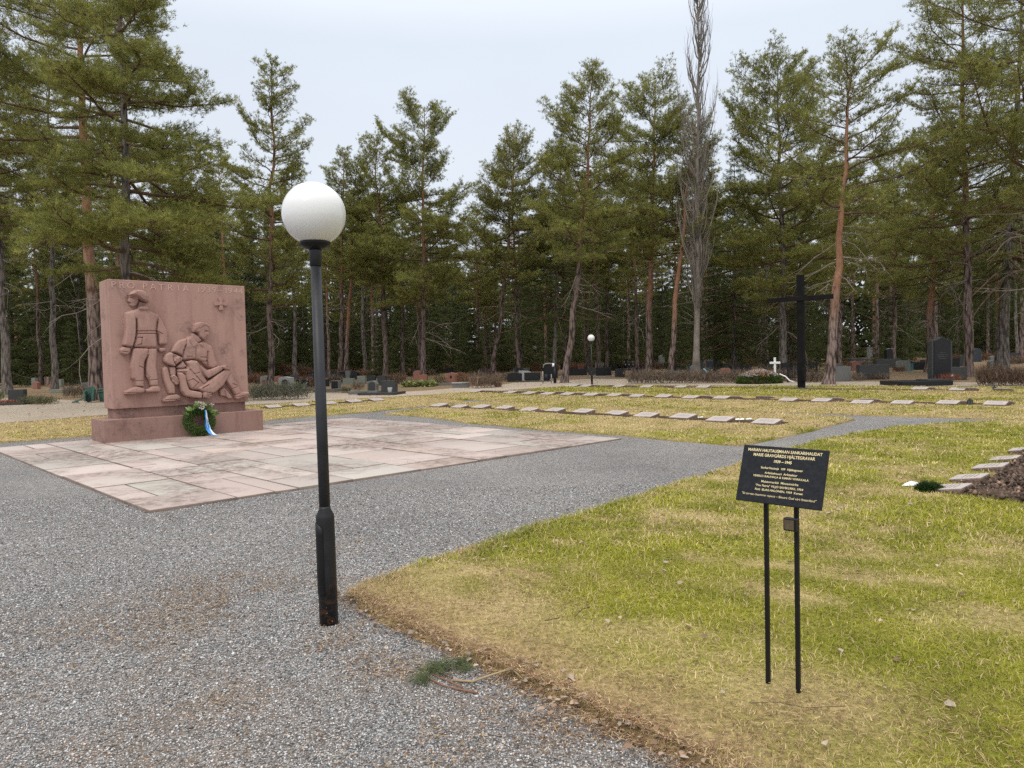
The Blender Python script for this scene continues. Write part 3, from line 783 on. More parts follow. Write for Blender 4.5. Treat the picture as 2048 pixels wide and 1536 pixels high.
# local axes: x along the face, y into the stone, z up
MB().box((1.741, 0.55, 0.235), (3.482, 1.10, 0.51)).build('plinth', M_GRANITE_LOW, MON, 0.012, 2)
MB().box((1.73, 0.60, 0.595), (2.86, 0.66, 0.22)).build('step', M_GRANITE_LOW, MON, 0.006)
SLAB_Y = 0.2
MB().box((1.7285, SLAB_Y + 0.37, 2.113), (2.983, 0.74, 2.815)).build('slab', M_GRANITE, MON, 0.012, 2)
RELIEF = {
 'standing': [
  ('P',0.05,0.05,0.14,[(0.543,2.805),(0.604,2.829),(0.747,2.877),(0.81,2.923),(0.975,2.929),(1.014,2.868),(1.117,2.821),(1.209,2.767),(1.244,2.7),(1.183,2.631),(1.154,2.405),(1.16,2.021),(1.003,2.017),(0.655,2.047),(0.703,2.246),(0.733,2.357),(0.741,2.578),(0.729,2.655),(0.539,2.684)]),
  ('P',0.075,0.05,0.1,[(0.533,2.794),(0.604,2.823),(0.712,2.743),(0.743,2.634),(0.734,2.379),(0.719,2.246),(0.655,2.047),(0.555,2.047),(0.457,2.091),(0.494,2.278),(0.52,2.443),(0.517,2.629)]),
  ('P',0.045,0.05,0.1,[(1.187,2.744),(1.244,2.711),(1.309,2.588),(1.393,2.407),(1.382,2.1),(1.195,2.095),(1.186,2.292),(1.153,2.394),(1.182,2.586)]),
  ('P',0.03,0.02,0.06,[(0.816,3.068),(0.989,3.019),(0.994,2.896),(0.789,2.889)]),
  ('P',0.05,0.03,0.05,[(0.61,3.181),(0.628,3.126),(0.608,3.064),(0.617,3.027),(0.644,3.017),(0.635,2.984),(0.649,2.949),(0.709,2.926),(0.781,2.967),(0.815,3.057),(0.819,3.157),(0.709,3.196)]),
  ('P',0.125,0.06,0.1,[(0.6,3.18),(0.649,3.226),(0.712,3.284),(0.794,3.305),(0.886,3.293),(0.956,3.24),(0.999,3.164),(0.997,3.019),(0.938,3.039),(0.837,3.091),(0.758,3.154),(0.698,3.173)]),
  ('P',0.105,0.02,0.03,[(0.779,2.9),(0.842,2.941),(0.986,2.946),(1.004,2.868),(0.808,2.862)]),
  ('L',0.015,0.014,[(0.734,2.395),(1.154,2.405)]),
  ('L',0.015,0.014,[(0.732,2.34),(1.141,2.343)]),
  ('L',0.014,0.012,[(0.729,2.255),(0.847,2.255)]),
  ('L',0.02,0.02,[(0.744,2.656),(0.746,2.523),(0.737,2.379),(0.713,2.246),(0.66,2.047)]),
  ('L',0.015,0.012,[(0.646,3.127),(0.706,3.124)]),
  ('L',0.01,0.01,[(0.641,3.004),(0.681,3.005)]),
  ('L',0.02,0.02,[(1.162,2.405),(1.188,2.326),(1.184,2.1)]),
  ('L',0.012,0.012,[(0.847,2.255),(0.831,2.112),(0.748,2.09)]),
  ('L',0.015,0.012,[(1.195,2.383),(1.268,2.338)]),
  ('P',0.06,0.05,0.08,[(0.4,1.991),(0.456,2.058),(0.618,2.034),(0.608,1.945),(0.558,1.878),(0.476,1.872),(0.417,1.917)]),
  ('P',0.05,0.035,0.06,[(1.192,2.031),(1.336,2.03),(1.347,1.953),(1.231,1.923),(1.189,1.97)]),
  ('P',0.05,0.055,0.11,[(0.652,2.034),(0.992,2.025),(0.958,1.865),(0.882,1.7),(0.86,1.306),(0.858,1.147),(0.682,1.175),(0.659,1.314),(0.6,1.361),(0.591,1.496),(0.581,1.601),(0.609,1.795)]),
  ('P',0.04,0.055,0.1,[(0.964,2.025),(1.156,2.024),(1.147,1.786),(1.125,1.603),(1.148,1.434),(1.162,1.165),(0.974,1.173),(0.951,1.303),(0.898,1.381),(0.898,1.578),(0.92,1.79)]),
  ('P',0.085,0.045,0.06,[(0.46,1.083),(0.613,1.162),(0.696,1.18),(0.858,1.137),(0.854,1.034),(0.704,1.023),(0.648,1.011),(0.458,1.017)]),
  ('P',0.07,0.045,0.06,[(0.863,1.121),(0.945,1.128),(1.003,1.175),(1.159,1.173),(1.186,1.11),(1.18,1.03),(1.04,1.034),(0.86,1.03)]),
  ('L',0.018,0.02,[(0.958,1.865),(0.884,1.685),(0.865,1.185)]),
  ('L',0.012,0.012,[(0.666,1.299),(0.864,1.306)]),
  ('L',0.012,0.012,[(0.966,1.31),(1.158,1.319)]),
  ('L',0.012,0.012,[(0.689,1.185),(0.859,1.155)]),
  ('L',0.012,0.01,[(0.768,1.627),(0.863,1.572)]),
  ('L',0.012,0.01,[(0.915,1.456),(0.967,1.348)]),
  ('L',0.01,0.01,[(0.459,1.05),(0.691,1.045),(0.855,1.049),(1.181,1.046)]),
  ('L',0.012,0.01,[(0.426,1.954),(0.546,1.938)]),
 ],
 'seated': [
  ('P',0.04,0.055,0.16,[(1.799,2.252),(1.888,2.312),(2.027,2.147),(2.146,2.177),(2.248,2.146),(2.357,2.054),(2.39,1.916),(2.429,1.747),(2.469,1.608),(2.27,1.52),(2.07,1.723),(1.896,1.756),(1.694,1.729),(1.673,1.938),(1.737,2.117)]),
  ('P',0.05,0.05,0.1,[(1.434,1.926),(1.509,2.088),(1.612,2.192),(1.799,2.252),(1.794,2.117),(1.717,1.968),(1.697,1.819),(1.656,1.849),(1.559,1.91)]),
  ('P',0.06,0.04,0.07,[(1.387,1.602),(1.526,1.599),(1.533,1.406),(1.4,1.395)]),
  ('P',0.09,0.04,0.06,[(1.4,1.395),(1.485,1.43),(1.539,1.376),(1.592,1.27),(1.567,1.189),(1.504,1.177),(1.437,1.261)]),
  ('P',0.06,0.05,0.09,[(2.262,2.116),(2.357,2.054),(2.429,1.747),(2.484,1.607),(2.36,1.533),(2.242,1.567),(2.218,1.72)]),
  ('P',0.04,0.06,0.09,[(1.24,1.562),(1.311,1.619),(1.372,1.588),(1.389,1.469),(1.424,1.291),(1.504,1.184),(1.51,0.969),(1.356,0.976),(1.307,1.133),(1.258,1.297),(1.236,1.459)]),
  ('P',0.06,0.05,0.06,[(1.221,0.873),(1.384,0.968),(1.524,0.975),(1.594,0.942),(1.611,0.837),(1.504,0.816),(1.322,0.801),(1.226,0.811)]),
  ('P',0.07,0.06,0.1,[(1.926,2.38),(1.938,2.508),(2.015,2.599),(2.118,2.631),(2.235,2.603),(2.314,2.52),(2.294,2.452),(2.301,2.375),(2.285,2.322),(2.236,2.299),(2.224,2.207),(2.147,2.204),(2.061,2.283),(2.035,2.373)]),
  ('P',0.12,0.015,0.02,[(2.021,2.471),(2.098,2.477),(2.105,2.427),(2.058,2.381),(2.025,2.411)]),
  ('P',0.11,0.025,0.03,[(2.246,2.405),(2.289,2.322),(2.225,2.311)]),
  ('P',0.13,0.015,0.04,[(1.955,2.576),(2.118,2.628),(2.235,2.603),(2.315,2.528),(2.291,2.49),(2.189,2.549),(2.098,2.48),(2.009,2.463),(1.941,2.395)]),
  ('P',0.05,0.04,0.06,[(1.933,2.372),(2.062,2.298),(2.139,2.192),(2.026,2.124),(1.887,2.297)]),
  ('P',0.105,0.02,0.03,[(1.82,2.229),(1.916,2.305),(2.04,2.109),(1.918,2.023)]),
  ('P',0.1,0.02,0.03,[(2.048,2.116),(2.13,2.162),(2.147,2.013),(2.086,2.071)]),
  ('P',0.03,0.05,0.05,[(2.493,1.02),(2.603,1.093),(2.677,1.012),(2.798,0.85),(2.778,0.793),(2.685,0.798),(2.64,0.858),(2.503,0.881)]),
  ('L',0.016,0.022,[(2.196,2.408),(2.28,2.398)]),
  ('L',0.01,0.012,[(2.171,2.26),(2.223,2.256)]),
  ('L',0.012,0.012,[(1.978,2.011),(1.969,1.755)]),
  ('L',0.012,0.012,[(1.783,1.825),(1.899,1.823)]),
  ('L',0.012,0.012,[(2.08,1.806),(2.213,1.796)]),
  ('L',0.018,0.018,[(2.248,1.933),(2.225,1.72),(2.256,1.551)]),
  ('L',0.016,0.016,[(1.699,1.864),(1.724,1.968),(1.772,2.087)]),
  ('L',0.01,0.014,[(1.461,1.364),(1.569,1.241)]),
  ('L',0.01,0.014,[(1.439,1.32),(1.547,1.212)]),
  ('L',0.012,0.012,[(2.069,1.707),(2.202,1.705)]),
  ('L',0.012,0.012,[(2.615,0.999),(2.64,0.858)]),
  ('L',0.01,0.01,[(1.227,0.851),(1.506,0.854),(1.608,0.864)]),
 ],
 'lying': [
  ('P',0.07,0.055,0.09,[(1.563,1.628),(1.68,1.73),(1.775,1.593),(1.659,1.544),(1.532,1.569)]),
  ('P',0.1,0.05,0.08,[(1.264,1.766),(1.314,1.883),(1.42,1.936),(1.467,1.899),(1.444,1.763),(1.494,1.603),(1.436,1.616),(1.34,1.655),(1.28,1.7)]),
  ('P',0.09,0.05,0.07,[(1.433,1.899),(1.557,1.868),(1.678,1.797),(1.669,1.737),(1.596,1.69),(1.509,1.626),(1.444,1.76)]),
  ('P',0.13,0.025,0.03,[(1.455,1.748),(1.512,1.78),(1.531,1.717),(1.467,1.704)]),
  ('P',0.14,0.02,0.02,[(1.42,1.926),(1.468,1.903),(1.448,1.763),(1.509,1.614),(1.47,1.603),(1.412,1.734)]),
  ('P',0.07,0.06,0.16,[(1.538,1.547),(1.774,1.578),(1.736,1.714),(1.896,1.748),(2.011,1.724),(2.065,1.601),(2.119,1.448),(2.188,1.309),(2.229,1.231),(2.209,1.079),(2.044,1.026),(1.812,1.059),(1.719,1.25),(1.711,1.43),(1.542,1.45)]),
  ('P',0.1,0.05,0.07,[(1.981,1.694),(2.066,1.617),(2.209,1.491),(2.484,1.607),(2.581,1.559),(2.564,1.497),(2.354,1.365),(2.217,1.296),(2.145,1.364),(2.062,1.495)]),
  ('P',0.12,0.055,0.08,[(1.542,1.458),(1.641,1.462),(1.71,1.4),(1.732,1.22),(1.784,1.06),(2.072,0.994),(2.052,0.832),(1.834,0.867),(1.678,0.915),(1.611,1.038),(1.577,1.256)]),
  ('P',0.11,0.045,0.06,[(2.072,0.991),(2.206,1.013),(2.295,0.976),(2.303,0.906),(2.275,0.859),(2.185,0.84),(2.053,0.855)]),
  ('P',0.09,0.07,0.11,[(1.959,1.09),(2.2,1.232),(2.416,1.393),(2.556,1.482),(2.649,1.526),(2.741,1.492),(2.77,1.429),(2.639,1.231),(2.557,1.11),(2.338,0.935),(2.219,0.949),(2.043,0.995)]),
  ('P',0.08,0.06,0.09,[(2.632,1.48),(2.756,1.476),(2.858,1.27),(2.915,1.127),(2.991,0.966),(2.989,0.895),(2.843,0.876),(2.77,1.023),(2.638,1.216),(2.597,1.341)]),
  ('P',0.09,0.05,0.06,[(2.84,0.887),(2.988,0.955),(3.179,0.949),(3.204,0.876),(3.015,0.815),(2.886,0.771),(2.848,0.797)]),
  ('P',0.14,0.035,0.05,[(2.506,1.588),(2.637,1.612),(2.727,1.539),(2.759,1.489),(2.71,1.482),(2.572,1.515),(2.54,1.544)]),
  ('L',0.016,0.03,[(1.465,1.825),(1.559,1.833)]),
  ('L',0.01,0.014,[(1.611,1.783),(1.623,1.738)]),
  ('L',0.014,0.014,[(1.755,1.653),(1.829,1.517),(1.968,1.347),(2.094,1.191)]),
  ('L',0.012,0.012,[(1.773,1.548),(1.545,1.547)]),
  ('L',0.012,0.012,[(1.543,1.48),(1.741,1.467)]),
  ('L',0.012,0.012,[(1.913,1.424),(2.03,1.451)]),
  ('L',0.012,0.012,[(1.762,1.264),(1.879,1.305),(1.992,1.21),(1.872,1.094)]),
  ('L',0.01,0.016,[(2.175,0.977),(2.294,0.95)]),
  ('L',0.01,0.016,[(2.174,0.936),(2.301,0.912)]),
  ('L',0.01,0.016,[(2.172,0.894),(2.279,0.874)]),
  ('L',0.012,0.014,[(2.072,0.991),(2.055,0.843)]),
  ('L',0.01,0.012,[(2.636,1.576),(2.733,1.5)]),
  ('L',0.012,0.012,[(2.791,1.163),(2.883,1.112)]),
  ('L',0.012,0.012,[(2.771,1.039),(2.93,1.095)]),
  ('L',0.016,0.014,[(2.076,1.085),(2.212,1.155)]),
  ('L',0.01,0.01,[(2.85,0.839),(3.016,0.857),(3.202,0.908)]),
  ('L',0.012,0.012,[(2.116,1.372),(2.215,1.247),(2.109,1.175)]),
 ],
}

def poly_dist(X, Z, poly):
    ins = np.zeros(X.shape, bool); d = np.full(X.shape, 9.0)
    n = len(poly)
    for i in range(n):
        (x1, z1), (x2, z2) = poly[i], poly[(i + 1) % n]
        if z1 != z2: ins ^= ((z1 > Z) != (z2 > Z)) & (X < (x2 - x1) * (Z - z1) / (z2 - z1) + x1)
        dx, dz = x2 - x1, z2 - z1
        t = np.clip(((X - x1) * dx + (Z - z1) * dz) / (dx * dx + dz * dz + 1e-9), 0, 1)
        d = np.minimum(d, np.hypot(X - x1 - t * dx, Z - z1 - t * dz))
    return ins, d

def chaikin(poly):
    out = []
    n = len(poly)
    for i in range(n):
        a, b = poly[i], poly[(i + 1) % n]
        out += [(a[0] * .87 + b[0] * .13, a[1] * .87 + b[1] * .13), (a[0] * .13 + b[0] * .87, a[1] * .13 + b[1] * .87)]
    return out

def relief(name, strokes, label):
    xs = [p[0] for s in strokes if s[0] == 'P' for p in s[-1]]; zs = [p[1] for s in strokes if s[0] == 'P' for p in s[-1]]
    st = 0.0065
    gx, gz = np.arange(min(xs) - 0.03, max(xs) + 0.03, st), np.arange(min(zs) - 0.03, max(zs) + 0.03, st)
    X, Z = np.meshgrid(gx, gz)
    H = np.zeros(X.shape)
    def window(pts, pad):
        a, b = [p[0] for p in pts], [p[1] for p in pts]
        i0, i1 = np.searchsorted(gx, [min(a) - pad, max(a) + pad]); j0, j1 = np.searchsorted(gz, [min(b) - pad, max(b) + pad])
        return np.s_[max(j0 - 1, 0):j1 + 1, max(i0 - 1, 0):i1 + 1]
    for s in strokes:
        if s[0] != 'P': continue
        _, base, bulge, rad, poly = s
        poly = chaikin(poly); w = window(poly, 0.02)
        ins, d = poly_dist(X[w], Z[w], poly)
        h = base * 1.3 + bulge * 1.25 * np.clip(1 - (1 - np.clip(d / (rad * 0.52), 0, 1)) ** 3.2, 0, 1) + 0.02 * np.clip(d / 0.2, 0, 1)
        h *= np.clip(d / 0.008 + 0.45, 0, 1)
        H[w] = np.maximum(H[w], np.where(ins, h, 0))
    k = np.pad(H, 1, mode='edge')
    bl = (k[:-2, 1:-1] + k[2:, 1:-1] + k[1:-1, :-2] + k[1:-1, 2:] + 4 * H) / 8
    H = np.where(H > 0, np.minimum(bl, H + 0.01), 0)
    for s in strokes:
        if s[0] != 'L': continue
        _, depth, wid, pts = s
        for p, q in zip(pts[:-1], pts[1:]):
            w = window((p, q), wid * 1.6)
            dx, dz = q[0] - p[0], q[1] - p[1]
            t = np.clip(((X[w] - p[0]) * dx + (Z[w] - p[1]) * dz) / (dx * dx + dz * dz + 1e-9), 0, 1)
            d = np.hypot(X[w] - p[0] - t * dx, Z[w] - p[1] - t * dz)
            H[w] = np.where(H[w] > 0, np.maximum(H[w] - 2.0 * depth * np.clip(1.3 - d / wid, 0, 1), 0.015), 0)
    on = H > 0
    idx = -np.ones(X.shape, int)
    cell = on[:-1, :-1] | on[1:, :-1] | on[:-1, 1:] | on[1:, 1:]
    need = np.zeros(X.shape, bool)
    for a, b in ((0, 0), (1, 0), (0, 1), (1, 1)): need[a:a + cell.shape[0], b:b + cell.shape[1]] |= cell
    idx[need] = np.arange(need.sum())
    V = np.stack([X[need], SLAB_Y - np.where(on[need], H[need], -0.012), Z[need]], -1)
    Fq = np.stack([idx[:-1, :-1][cell], idx[:-1, 1:][cell], idx[1:, 1:][cell], idx[1:, :-1][cell]], -1)
    o = np_obj(name, V, Fq, M_GRANITE, MON, smooth=True)
    o['label'] = label
relief('relief_figure', RELIEF['standing'], 'standing helmeted soldier seen from behind')
relief('relief_figure', RELIEF['seated'], 'bareheaded soldier kneeling behind the fallen man')
relief('relief_figure', RELIEF['lying'], 'fallen helmeted soldier lying across the lap')

def mk_letters():
    mb = MB()
    M = Matrix(((1, 0, 0, 0), (0, 0, -1, 0), (0, 1, 0, 0), (0, 0, 0, 1)))
    for ch, x in (('P', 0.345), ('R', 0.51), ('O', 0.689), ('P', 0.972), ('A', 1.143), ('T', 1.317), ('R', 1.505), ('I', 1.686), ('A', 1.846), ('1', 2.134), ('9', 2.231), ('3', 2.358), ('9', 2.484), ('\u2013', 2.625), ('1', 2.765), ('9', 2.861), ('4', 3.005), ('4', 3.125)):
        vs, fs = text_verts(ch, 0.2, 'CENTER', 0.004, offset=-0.0022)
        mb.add([M @ v + Vector((x, SLAB_Y - 0.0045, 3.338 - 0.006 * x)) for v in vs], fs)
    mb.build('lettering', M_LETTER, MON)
mk_letters()
def mk_emblem():
    arm = [(0.034, 0.034), (0.052, 0.15), (-0.052, 0.15), (-0.034, 0.034)]
    pts = []
    for k in range(4):
        w = -k * math.pi / 2
        for x, z in (arm[3], arm[2], arm[1], arm[0]):
            pts.append((x * math.cos(w) - z * math.sin(w), x * math.sin(w) + z * math.cos(w)))
    mb = MB(); M = Matrix.Translation((2.62, 0, 3.07))
    mb.prism(pts, SLAB_Y - 0.06, SLAB_Y + 0.01, M)
    mb.prism([(math.cos(i * math.pi / 4) * 0.03, math.sin(i * math.pi / 4) * 0.03) for i in range(8)], SLAB_Y - 0.07, SLAB_Y - 0.055, M)
    mb.build('cross_emblem', M_GRANITE, MON, 0.004)
mk_emblem()

# ------------------------------------------------------------------ needle and leaf tufts
def needles(P, D, tint, K, ln, wd, spread, r, jit=0.02):
    N = len(P)
    d = D[:, None, :] + spread * r.normal(size=(N, K, 3))
    d /= np.linalg.norm(d, axis=2, keepdims=True) + 1e-9
    s = np.cross(d, r.normal(size=(N, K, 3))); s /= np.linalg.norm(s, axis=2, keepdims=True) + 1e-9
    w = wd * r.uniform(0.6, 1.4, (N, K, 1)) / 2
    l = ln * r.uniform(0.6, 1.3, (N, K, 1))
    b = P[:, None, :] + r.normal(0, jit, (N, K, 3))
    V = np.stack([b - s * w, b + s * w, b + d * l], 2).reshape(-1, 3)
    C = np.repeat((tint[:, None, :] * r.uniform(0.7, 1.3, (N, K, 1))).reshape(-1, 3), 3, 0)
    return V, np.arange(len(V)).reshape(-1, 3), C

def leafs(P, D, size, aspect, tint, r):
    """small pointed leaves (two triangles each, folded along the middle)"""
    N = len(P)
    d = D / (np.linalg.norm(D, axis=1, keepdims=True) + 1e-9)
    s = np.cross(d, r.normal(size=(N, 3))); s /= np.linalg.norm(s, axis=1, keepdims=True) + 1e-9
    n = np.cross(d, s)
    size = np.asarray(size).reshape(-1, 1) * np.ones((N, 1))
    mid = P + d * size * 0.5
    V = np.stack([P, mid + s * size * aspect / 2 + n * size * 0.08, P + d * size, mid - s * size * aspect / 2 + n * size * 0.08], 1).reshape(-1, 3)
    b = np.arange(N)[:, None] * 4
    T = np.concatenate([b + [0, 1, 2], b + [0, 2, 3]], 0)
    return V, T, np.repeat(tint, 4, 0)

# ------------------------------------------------------------------ wreath leaning on the plinth
def mk_wreath():
    r = np.random.default_rng(3)
    loc = MON.matrix_basis @ Vector((1.905, -0.26, 0.012))
    t = thing('wreath', 'green fir wreath with white flowers and a blue and white ribbon leaning on the plinth', 'wreath', loc, MON_ANG)
    R, rr, tilt = 0.25, 0.09, R_(14)
    T = Matrix.Rotation(-tilt, 4, 'X') @ Matrix.Translation((0, 0, R + rr + 0.005))
    mb = MB()
    n, m = 40, 10
    vs = [((R + rr * 0.8 * math.cos(b)) * math.cos(a), rr * 0.8 * math.sin(b), (R + rr * 0.8 * math.cos(b)) * math.sin(a)) for a in [2 * math.pi * i / n for i in range(n)] for b in [2 * math.pi * j / m for j in range(m)]]
    fs = [(i * m + j, i * m + (j + 1) % m, ((i + 1) % n) * m + (j + 1) % m, ((i + 1) % n) * m + j) for i in range(n) for j in range(m)]
    mb.add(vs, fs, True, T)
    mb.build('ring', plain('wreath_base', (0.02, 0.035, 0.012), 0.9), t)
    N = 1500
    a, b = r.uniform(0, 2 * np.pi, N), r.uniform(0, 2 * np.pi, N)
    rad = R + rr * np.cos(b)
    P = np.stack([rad * np.cos(a), rr * np.sin(b), rad * np.sin(a)], -1)
    D = np.stack([np.cos(b) * np.cos(a), np.sin(b), np.cos(b) * np.sin(a)], -1) + 0.9 * np.stack([-np.sin(a), 0 * a, np.cos(a)], -1)
    Rm = np.array(T.to_3x3()); off = np.array(T.to_translation())
    tint = np.array([0.10, 0.16, 0.035]) * r.uniform(0.6, 1.5, (N, 1))
    V, Tr, C = needles(P @ Rm.T + off, D @ Rm.T, tint, 5, 0.05, 0.008, 0.45, r, 0.004)
    np_obj('fir_sprigs', V, Tr, M_NEEDLE, t, C)
    # broad leaves and flowers at the top
    N = 46
    ang = r.uniform(0.25, np.pi - 0.25, N)
    P = np.stack([(R + 0.02) * np.cos(ang), -0.09 - 0.05 * r.random(N), (R + 0.02) * np.sin(ang)], -1)
    D = np.stack([np.cos(ang) * 0.9 + 0.3 * r.normal(size=N), -0.5 + 0.3 * r.normal(size=N), np.sin(ang) * 0.5 - 0.45 * r.random(N) + 0.3], -1)
    V, Tr, C = leafs(P @ Rm.T + off, D @ Rm.T, r.uniform(0.10, 0.2, N), 0.42, np.array([0.15, 0.24, 0.075]) * r.uniform(0.6, 1.5, (N, 1)), r)
    np_obj('broad_leaves', V, Tr, M_LEAF, t, C)
    Vs, Ts, Cs, o = [], [], [], 0
    for _ in range(16):
        c = np.array([r.normal(0.03, 0.085), -0.13 - 0.04 * r.random(), R + rr * 0.9 + r.normal(0, 0.045)])
        N = 22
        D = r.normal(size=(N, 3)); D[:, 1] -= 0.8
        V, Tr, C = leafs((c + 0.01 * D) @ Rm.T + off, D @ Rm.T, r.uniform(0.03, 0.05, N), 0.7, np.array([0.72, 0.70, 0.58]) * r.uniform(0.8, 1.1, (N, 1)), r)
        Vs.append(V); Ts.append(Tr + o); Cs.append(C); o += len(V)
    np_obj('flowers', np.concatenate(Vs), np.concatenate(Ts), M_LEAF, t, np.concatenate(Cs))
    # ribbon: hangs from the flowers over the ring and trails onto the paving
    for k, (xo, wd, col) in enumerate(((0.0, 0.085, (0.03, 0.25, 0.68)), (0.035, 0.06, (0.70, 0.76, 0.85)))):
        cl = [(0.05 + xo * 0.2, -0.20, R * 2 + rr), (0.055 + xo * 0.4, -0.215, R * 1.6), (0.07 + xo * 0.6, -0.19, R * 1.1), (0.09 + xo * 0.8, -0.20, R * 0.6), (0.125 + xo, -0.25, 0.07), (0.17 + xo, -0.33, 0.022), (0.24 + xo, -0.42, 0.018)]
        sp = []
        for i in range(len(cl) - 1):
            for q in range(4):
                sp.append(Vector(cl[i]).lerp(Vector(cl[i + 1]), q / 4) + Vector((0.006 * math.sin(i * 2 + q), -0.004 * k, 0)))
        vs, fs = [], []
        for i, p in enumerate(sp):
            ww = wd * (0.35 + 0.65 * min(1, i / 9))
            for s in (-0.5, -0.17, 0.17, 0.5): vs.append((p.x + s * ww, p.y - 0.012 * math.cos(s * 5 + i * 0.4), p.z))
        for i in range(len(sp) - 1):
            for j in range(3): fs.append((i * 4 + j, i * 4 + j + 1, i * 4 + j + 5, i * 4 + j + 4))
        rb = MB().add(vs, fs, True).build('ribbon', plain('ribbon_blue' if k == 0 else 'ribbon_white', col, 0.35, 0.5, 0.05), t)
        rb['label'] = 'blue ribbon band' if k == 0 else 'white ribbon band'
mk_wreath()

# ------------------------------------------------------------------ lamp posts
def mk_casing():
    m = Mat('chipped_black_paint', 0.45, 0.28)
    z = m.sep('Z')
    low = m.ramp(z, [(0.02, (1, 1, 1)), (0.30, (0, 0, 0))])
    col = m.ramp(m.noise(7, 4), [(0.3, (0.010, 0.010, 0.011)), (0.7, (0.022, 0.022, 0.024))])
    rust = m.math('MULTIPLY', m.ramp(m.noise(22, 5, 0.7), [(0.52, (0, 0, 0)), (0.62, (1, 1, 1))]), low)
    col = m.mix(rust, col, (0.13, 0.055, 0.025))
    chip = m.math('MULTIPLY', m.ramp(m.noise(48, 2, 0.5, w=3), [(0.69, (0, 0, 0)), (0.72, (1, 1, 1))]), low)
    m.color(m.mix(chip, col, (0.45, 0.43, 0.40)))
    return m.m

def mk_lamp():
    base = gp(658, 1247)
    t = thing('lamp_post', 'tall black lamp post with white globe rising from the gravel at the near lawn corner', 'street lamp', base, 0.0, 'white globe lamps')
    zt = 2.30
    mb = MB(); mb.lathe([(0.0335, 0.70), (0.0335, 1.2), (0.0320, zt - 0.10)], 24); mb.build('pole', M_POLE, t)
    mb = MB(); mb.lathe([(0.036, zt - 0.10), (0.0365, zt - 0.015), (0.038, zt)], 24); mb.build('socket', M_POLE, t)
    cs = MB().lathe([(0.057, 0.0), (0.0565, 0.30), (0.0555, 0.66), (0.054, 0.675), (0.0345, 0.715), (0.034, 0.73)], 28).build('casing', mk_casing(), t)
    vs, fs = [], []
    ns = 12                                                     # curved service door on the casing
    for zi in (0.19, 0.20, 0.56, 0.60):
        for j in range(ns + 1):
            w = R_(150) + R_(118) * j / ns
            arch = 0.035 * (1 - ((j - ns / 2) / (ns / 2)) ** 2) if zi == 0.60 else 0
            rr = 0.0585 if zi in (0.19,) else 0.0605
            vs.append((rr * math.cos(w), rr * math.sin(w), zi + arch))
    for i in range(3):
        for j in range(ns): fs.append((i * (ns + 1) + j, i * (ns + 1) + j + 1, (i + 1) * (ns + 1) + j + 1, (i + 1) * (ns + 1) + j))
    dr = MB().add(vs, fs, True).build('service_door', M_BLACKPAINT, cs)
    md = dr.modifiers.new('thick', 'SOLIDIFY'); md.thickness = 0.006
    MB().lathe([(0.038, zt - 0.005), (0.06, zt + 0.005), (0.088, zt + 0.022), (0.094, zt + 0.038), (0.090, zt + 0.044), (0.0, zt + 0.046)], 32).build('collar', M_BLACKPAINT, t)
    R = 0.190
    zc = zt + 0.04 + R * 0.90
    prof = [(0.084, zc - math.sqrt(R * R - 0.084 ** 2))] + [(R * math.sin(a), zc - R * math.cos(a)) for a in [0.46 + (math.pi - 0.46 - 0.001) * i / 30 for i in range(31)]]
    MB().lathe(prof, 48).build('globe', M_GLOBE, t)
    return t
LAMP = mk_lamp()
LAMP.rotation_euler = (0, R_(-0.25), 0)
for px, py, d, lab in ((1184, 769, 0, 'slender black lamp post with white globe at the far edge of the lawn'), (1070, 0, 78, 'distant white lamp globe on a dark post among the graves before dark spruces'), (1216, 0, 125, 'tiniest and farthest white lamp globe deep in the wood')):
    p = gp(px, py) if not d else Vector((at(px, 715, d).x, d, tz(d)))
    copy_thing(LAMP, p, 0.3, 1.0, lab, 'white globe lamps')

